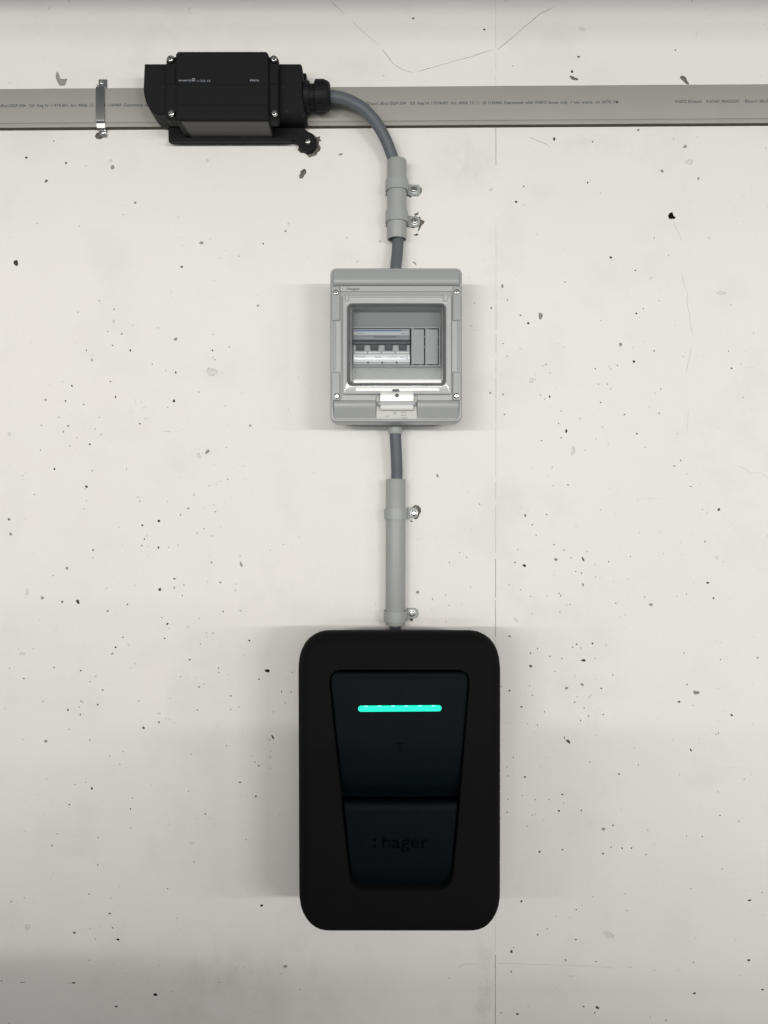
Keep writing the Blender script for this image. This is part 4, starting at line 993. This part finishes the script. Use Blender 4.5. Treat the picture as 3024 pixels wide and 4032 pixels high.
# ------------------------------------------------------------------ the breaker inside
cb = thing('circuit_breaker', 'four-pole circuit breaker with dark toggles behind the clear window', 'circuit breaker', P(1502, 1365, .06))
def build_breaker():
    bm = new()
    stack(bm, prect(1390, 1614, 1295, 1437, .070, 1.5, 2), [(0, .0602), (0, .0690), (.0003, .0694)])
    obj('body', bm, M['brk_mid'], cb, 30)
    bm = new(); stack(bm, prect(1391.5, 1612, 1297, 1321, .0715, 1, 2), [(0, .069), (0, .0712), (.0004, .0716)])
    lb = obj('upper_label', bm, M['brk'], cb, 30)
    bm = new(); stack(bm, prect(1394, 1581, 1300, 1304.5, .0717, .5, 1), [(0, .0712), (0, .07175)])
    obj('stripe', bm, M['blue'], lb)
    for x, w, y, h in ((1582, 27, 1300.5, 4), (1404, 28, 1311, 3), (1578, 22, 1312, 3), (1603, 6, 1312, 3)):
        bm = new(); stack(bm, prect(x, x+w, y, y+h, .0717, .5, 1), [(0, .0712), (0, .07174)])
        obj('small_print', bm, M['brk_mid'], lb)
    bm = new(); stack(bm, prect(1391, 1613, 1323, 1338, .0705, 1, 2), [(0, .069), (0, .0703), (.0003, .0706)])
    obj('middle_band', bm, M['brk_mid'], cb, 30)
    bm = new(); stack(bm, prect(1470, 1560, 1325.5, 1328.5, .0707, .5, 1), [(0, .0702), (0, .07075)])
    obj('band_print', bm, M['brk_dark'], cb)
    # toggle bar spanning the four poles
    bm = new(); hstrip(bm, 1389.5, 1614, [(1338, .0690), (1340, .0728), (1346, .0745), (1353, .0742), (1357, .0728), (1358, .0700)], .0006)
    obj('toggle_bar', bm, M['brk_dark'], cb, 35)
    for x0, x1 in ((1404, 1432), (1460, 1488), (1517, 1544), (1572, 1600)):
        bm = new(); hstrip(bm, x0, x1, [(1355, .0715), (1358, .0730), (1370, .0722), (1379, .0708), (1381, .0690)], .0007)
        obj('toggle', bm, M['brk_dark'], cb, 35)
    for x0, x1 in ((1391, 1402), (1435, 1458), (1491, 1515), (1547, 1570), (1602, 1613)):
        bm = new(); stack(bm, prect(x0, x1, 1358, 1384, .0705, 2, 3), [(0, .069), (0, .0701), (.0005, .0706)])
        obj('toggle_guard', bm, M['inner_bar'], cb, 30)
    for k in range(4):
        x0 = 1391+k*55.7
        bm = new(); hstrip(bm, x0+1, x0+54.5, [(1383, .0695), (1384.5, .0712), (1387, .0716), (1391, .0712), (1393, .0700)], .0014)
        obj('ridge', bm, M['white'], cb, 40)  # highlight on each pole, painted white
    bm = new()
    hstrip(bm, 1391, 1614, [(1394, .0700), (1395, .0732), (1397, .0736), (1410, .07325), (1424, .0728), (1427, .0722), (1428, .0700)], .0006)
    lab = obj('white_label', bm, M['paper'], cb, 40)
    bm = new()
    for x, w, y, h in ((1398, 40, 1400, 8), (1476, 26, 1403, 6), (1530, 34, 1403, 5), (1575, 20, 1404, 5), (1600, 5, 1399, 18)):
        stack(bm, prect(x, x+w, y, y+h, .0738, 1, 1), [(0, .0725), (0, .0739)])
    obj('label_print', bm, material('pale_label_print', (0.62, 0.64, 0.67), .4, bump=0), lab)
    bm = new(); stack(bm, prect(1391, 1613, 1428, 1435, .071, 1, 2), [(0, .069), (0, .0706), (.0003, .0709)])
    obj('lower_band', bm, M['brk'], cb, 30)
    for x in (1447, 1503, 1559):
        bm = new(); stack(bm, prect(x, x+5, 1424, 1432, .0715, 1, 1), [(0, .070), (0, .0736)])
        obj('peg', bm, M['brk_dark'], cb)
build_breaker()

# ------------------------------------------------------------------ wall charger
ch = thing('wall_charger', 'black rounded electric car wall charger with a glowing turquoise light bar', 'wall charger', P(1573, 3070, 0))
def build_charger():
    fd = .14
    pts = []
    cx0, cx1, cy0, cy1 = 1175, 1969, 2483, 3651
    rx, ry = 122, 150; e = 2.25
    def corner(cx, cy, sx, sy, a0, a1, n=14):
        for k in range(n+1):
            a = math.radians(a0+(a1-a0)*k/n)
            c, s = abs(math.cos(a))**(2/e), abs(math.sin(a))**(2/e)
            pts.append((cx+sx*rx*c, cy+sy*ry*s))
    # clockwise in picture, starting at bottom right
    corner(cx1-rx, cy1-ry, 1, 1, 90, 0); corner(cx1-rx, cy0+ry, 1, -1, 0, 90)
    corner(cx0+rx, cy0+ry, -1, -1, 90, 0); corner(cx0+rx, cy1-ry, -1, 1, 0, 90)
    # slightly narrower towards the foot
    pts2 = [(x+(4 if x < 1573 else -1)*max(0, (y-2900)/760), y) for x, y in pts]
    full = []
    for i, p in enumerate(pts2):      # subdivide the straight runs
        q = pts2[(i+1) % len(pts2)]
        n = max(1, int(math.hypot(q[0]-p[0], q[1]-p[1])//60))
        for k in range(n): full.append((p[0]+(q[0]-p[0])*k/n, p[1]+(q[1]-p[1])*k/n))
    cpx, cpy = 1573, 3072
    N = 160
    def polar(poly):
        out = []
        for k in range(N):
            # spread the rays evenly over a tall shape
            a = 2*math.pi*k/N
            dx, dy = math.cos(a)*1.0, math.sin(a)*1.45
            best = None
            for i in range(len(poly)):
                x1, y1 = poly[i]; x2, y2 = poly[(i+1) % len(poly)]
                x1 -= cpx; x2 -= cpx; y1 -= cpy; y2 -= cpy
                den = dx*(y2-y1)-dy*(x2-x1)
                if abs(den) < 1e-9: continue
                t = (x1*(y2-y1)-y1*(x2-x1))/den
                u = (x1*dy-y1*dx)/den
                if t > 0 and -1e-6 <= u <= 1+1e-6 and (best is None or t < best): best = t
            out.append((cpx+dx*best, cpy+dy*best))
        return out
    outer = ppoly(polar(full), fd)
    if area(outer) < 0: flip = True
    else: flip = False
    def panel_x(y, off=0.0):
        # sides of the tapering front panel
        K = [(2640, 1297, 1849), (2698, 1299, 1847), (3140, 1345, 1810), (3462, 1377, 1781), (3500, 1380, 1778)]
        for (ya, la, ra), (yb, lb, rb) in zip(K, K[1:]):
            if y <= yb:
                t = max(0, (y-ya)/(yb-ya)); break
        l = la+(lb-la)*t; r = ra+(rb-ra)*t
        ins = 0
        if y < 2640+44:
            q = 44-(y-2640); ins = 44-math.sqrt(max(0, 44*44-q*q))
        if y > 3500-52:
            q = y-(3500-52); ins = 52-math.sqrt(max(0, 52*52-q*q))
        return l+ins+off, r-ins-off
    ys = [2640+44*(1-math.cos(math.radians(90*k/8))) for k in range(9)]+[2720, 2800, 2900, 3000, 3100, 3140, 3220, 3300, 3380]+[3448+52*math.sin(math.radians(90*k/8)) for k in range(9)]
    poly = [(panel_x(y)[1], y) for y in ys]+[(panel_x(y)[0], y) for y in reversed(ys)]
    hole = ppoly(polar(poly), .163)
    bm = new()
    L = [(inset(outer, .026), .0005), (inset(outer, .018), .030), (inset(outer, .0045), .105), (inset(outer, .0008), .130), (outer, .140), (inset(outer, .0010), .148), (inset(outer, .0036), .1545),
         (inset(outer, .0075), .1590), (inset(outer, .0125), .1618), (inset(outer, .019), .1628), (inset(hole, -.003), .1632), (inset(hole, -.0012), .1631), (inset(hole, -.0004), .1620), (hole, .120)]
    rings = ring_stack(bm, L)
    bm.faces.new(rings[0]); bm.faces.new(rings[-1])
    obj('housing', bm, M['charger'], ch, 40)
    def panel(name, rows, y_lo, y_hi, off=3.2, mat=M['panel']):
        bm = new(); cols = []
        for y, d in rows:
            l, r = panel_x(min(max(y, 2640.0), 3500.0), off)
            xa, xb = PX(l, d), PX(r, d); z = PZ(y, d); w = xb-xa
            e = min(.0032, w*.05)
            xs = [(xa, d-.006), (xa+e*.12, d-.0014), (xa+e*.4, d-.0005), (xa+e, d)]+[(xa+w*q, d) for q in (.25, .5, .75)]+[(xb-e, d), (xb-e*.4, d-.0005), (xb-e*.12, d-.0014), (xb, d-.006)]
            cols.append([bm.verts.new(W(x, z, dd)) for x, dd in xs])
        for a, b in zip(cols, cols[1:]):
            for i in range(len(a)-1): bm.faces.new((a[i], a[i+1], b[i+1], b[i]))
        return obj(name, bm, mat, ch, 50)
    def rows_of(prof, ys):
        out = []
        for y in ys:
            for (a, da), (b, db_) in zip(prof, prof[1:]):
                if a <= y <= b:
                    t = (y-a)/(b-a); t2 = t*t*(3-2*t)
                    out.append((y, da+(db_-da)*(t if (b-a) < 8 else t2*.5+t*.5))); break
        return out
    up = [(2643, .150), (2646, .1590), (2651, .1612), (2660, .1622), (2672, .1617), (2800, .1613), (2950, .1600), (3040, .1565), (3095, .1500), (3125, .1400), (3150, .1330)]
    ysu = [2643, 2644.5, 2646, 2648, 2651, 2655, 2660, 2666, 2672, 2680, 2700, 2740, 2780, 2820, 2880, 2940, 2970, 3000, 3020, 3040, 3060, 3080, 3095, 3105, 3115, 3125, 3140, 3150]
    panel('upper_panel', rows_of(up, ysu), 2640, 3150)
    lo = [(3141, .128), (3144, .146), (3150, .158), (3160, .1642), (3172, .1668), (3300, .1650), (3400, .1610), (3440, .1570), (3470, .151), (3485, .147), (3494, .144), (3497, .130)]
    ysl = [3141, 3142.5, 3144, 3147, 3150, 3155, 3160, 3166, 3172, 3200, 3250, 3300, 3350, 3400, 3420, 3440, 3450, 3460, 3470, 3478, 3485, 3490, 3494, 3496, 3497]
    sc = panel('socket_cover', rows_of(lo, ysl), 3141, 3497, 5.5)
    # light bar
    bd = .1608
    bm = new()
    stack(bm, prect(1410, 1739, 2778, 2802, .1622, 11.8, 7), [(0, bd-.004), (0, .1621), (.0003, .1624)])
    # tilt a hair, as in the photograph
    for v in bm.verts: v.co.z += (v.co.x-PX(1574, .162))*.0065
    bar = obj('light_bar', bm, M['led'], ch)
    for q, x in enumerate((1442, 1494, 1547.5, 1600, 1654, 1707)):
        bm = new()
        stack(bm, prect(x-7, x+7, 2778.4-(x-1574)*.0065, 2781.2-(x-1574)*.0065, .1625, 1.4, 3), [(0, .1622), (0, .16255)])
        obj('led_spot', bm, M['led_hot'], bar)
    # contactless mark: three strokes getting shorter
    bm = new()
    def stroke(cx, cy, w, h, dd):
        n = 8; a = []; b = []
        for k in range(n+1):
            t = -1+2*k/n
            x = cx+t*w/2; yy = cy+2.5*(t*t)*-1+0
            hh = h*(1-.55*t*t)
            a.append(bm.verts.new(P(x, yy-hh/2, dd))); b.append(bm.verts.new(P(x, yy+hh/2, dd)))
        for k in range(n): bm.faces.new((a[k], a[k+1], b[k+1], b[k]))
    stroke(1576, 2928, 38, 6, .16065); stroke(1577, 2938, 26, 6, .1606); stroke(1577.5, 2949, 15, 5, .1605)
    for dx in (-3, 3): stroke(1578+dx*1.2, 2959, 4, 7, .1604)
    obj('contactless_mark', bm, M['logo'], ch)
    # lettering on the socket cover
    tb = text_bm('hager', 1504, 3336, 51, .1620, 184, bold=.016)
    b2 = new()
    for y in (3303, 3330):
        stack(b2, prect(1468, 1480, y-6, y+6, .1620, 4, 4), [(0, .158), (0, .1620)])
    jb_ = join_bm([tb, b2])
    for v in jb_.verts:      # lay the letters on the sloping cover
        py = 2016-(v.co.z-ZC)*F/(D-.1645)
        v.co.y = -(rows_of(lo, [min(max(py, 3175), 3395)])[0][1]+(.0003 if v.co.y < -.16 else -.002))
    obj('lettering', jb_, M['logo'], sc, keep=True)
build_charger()
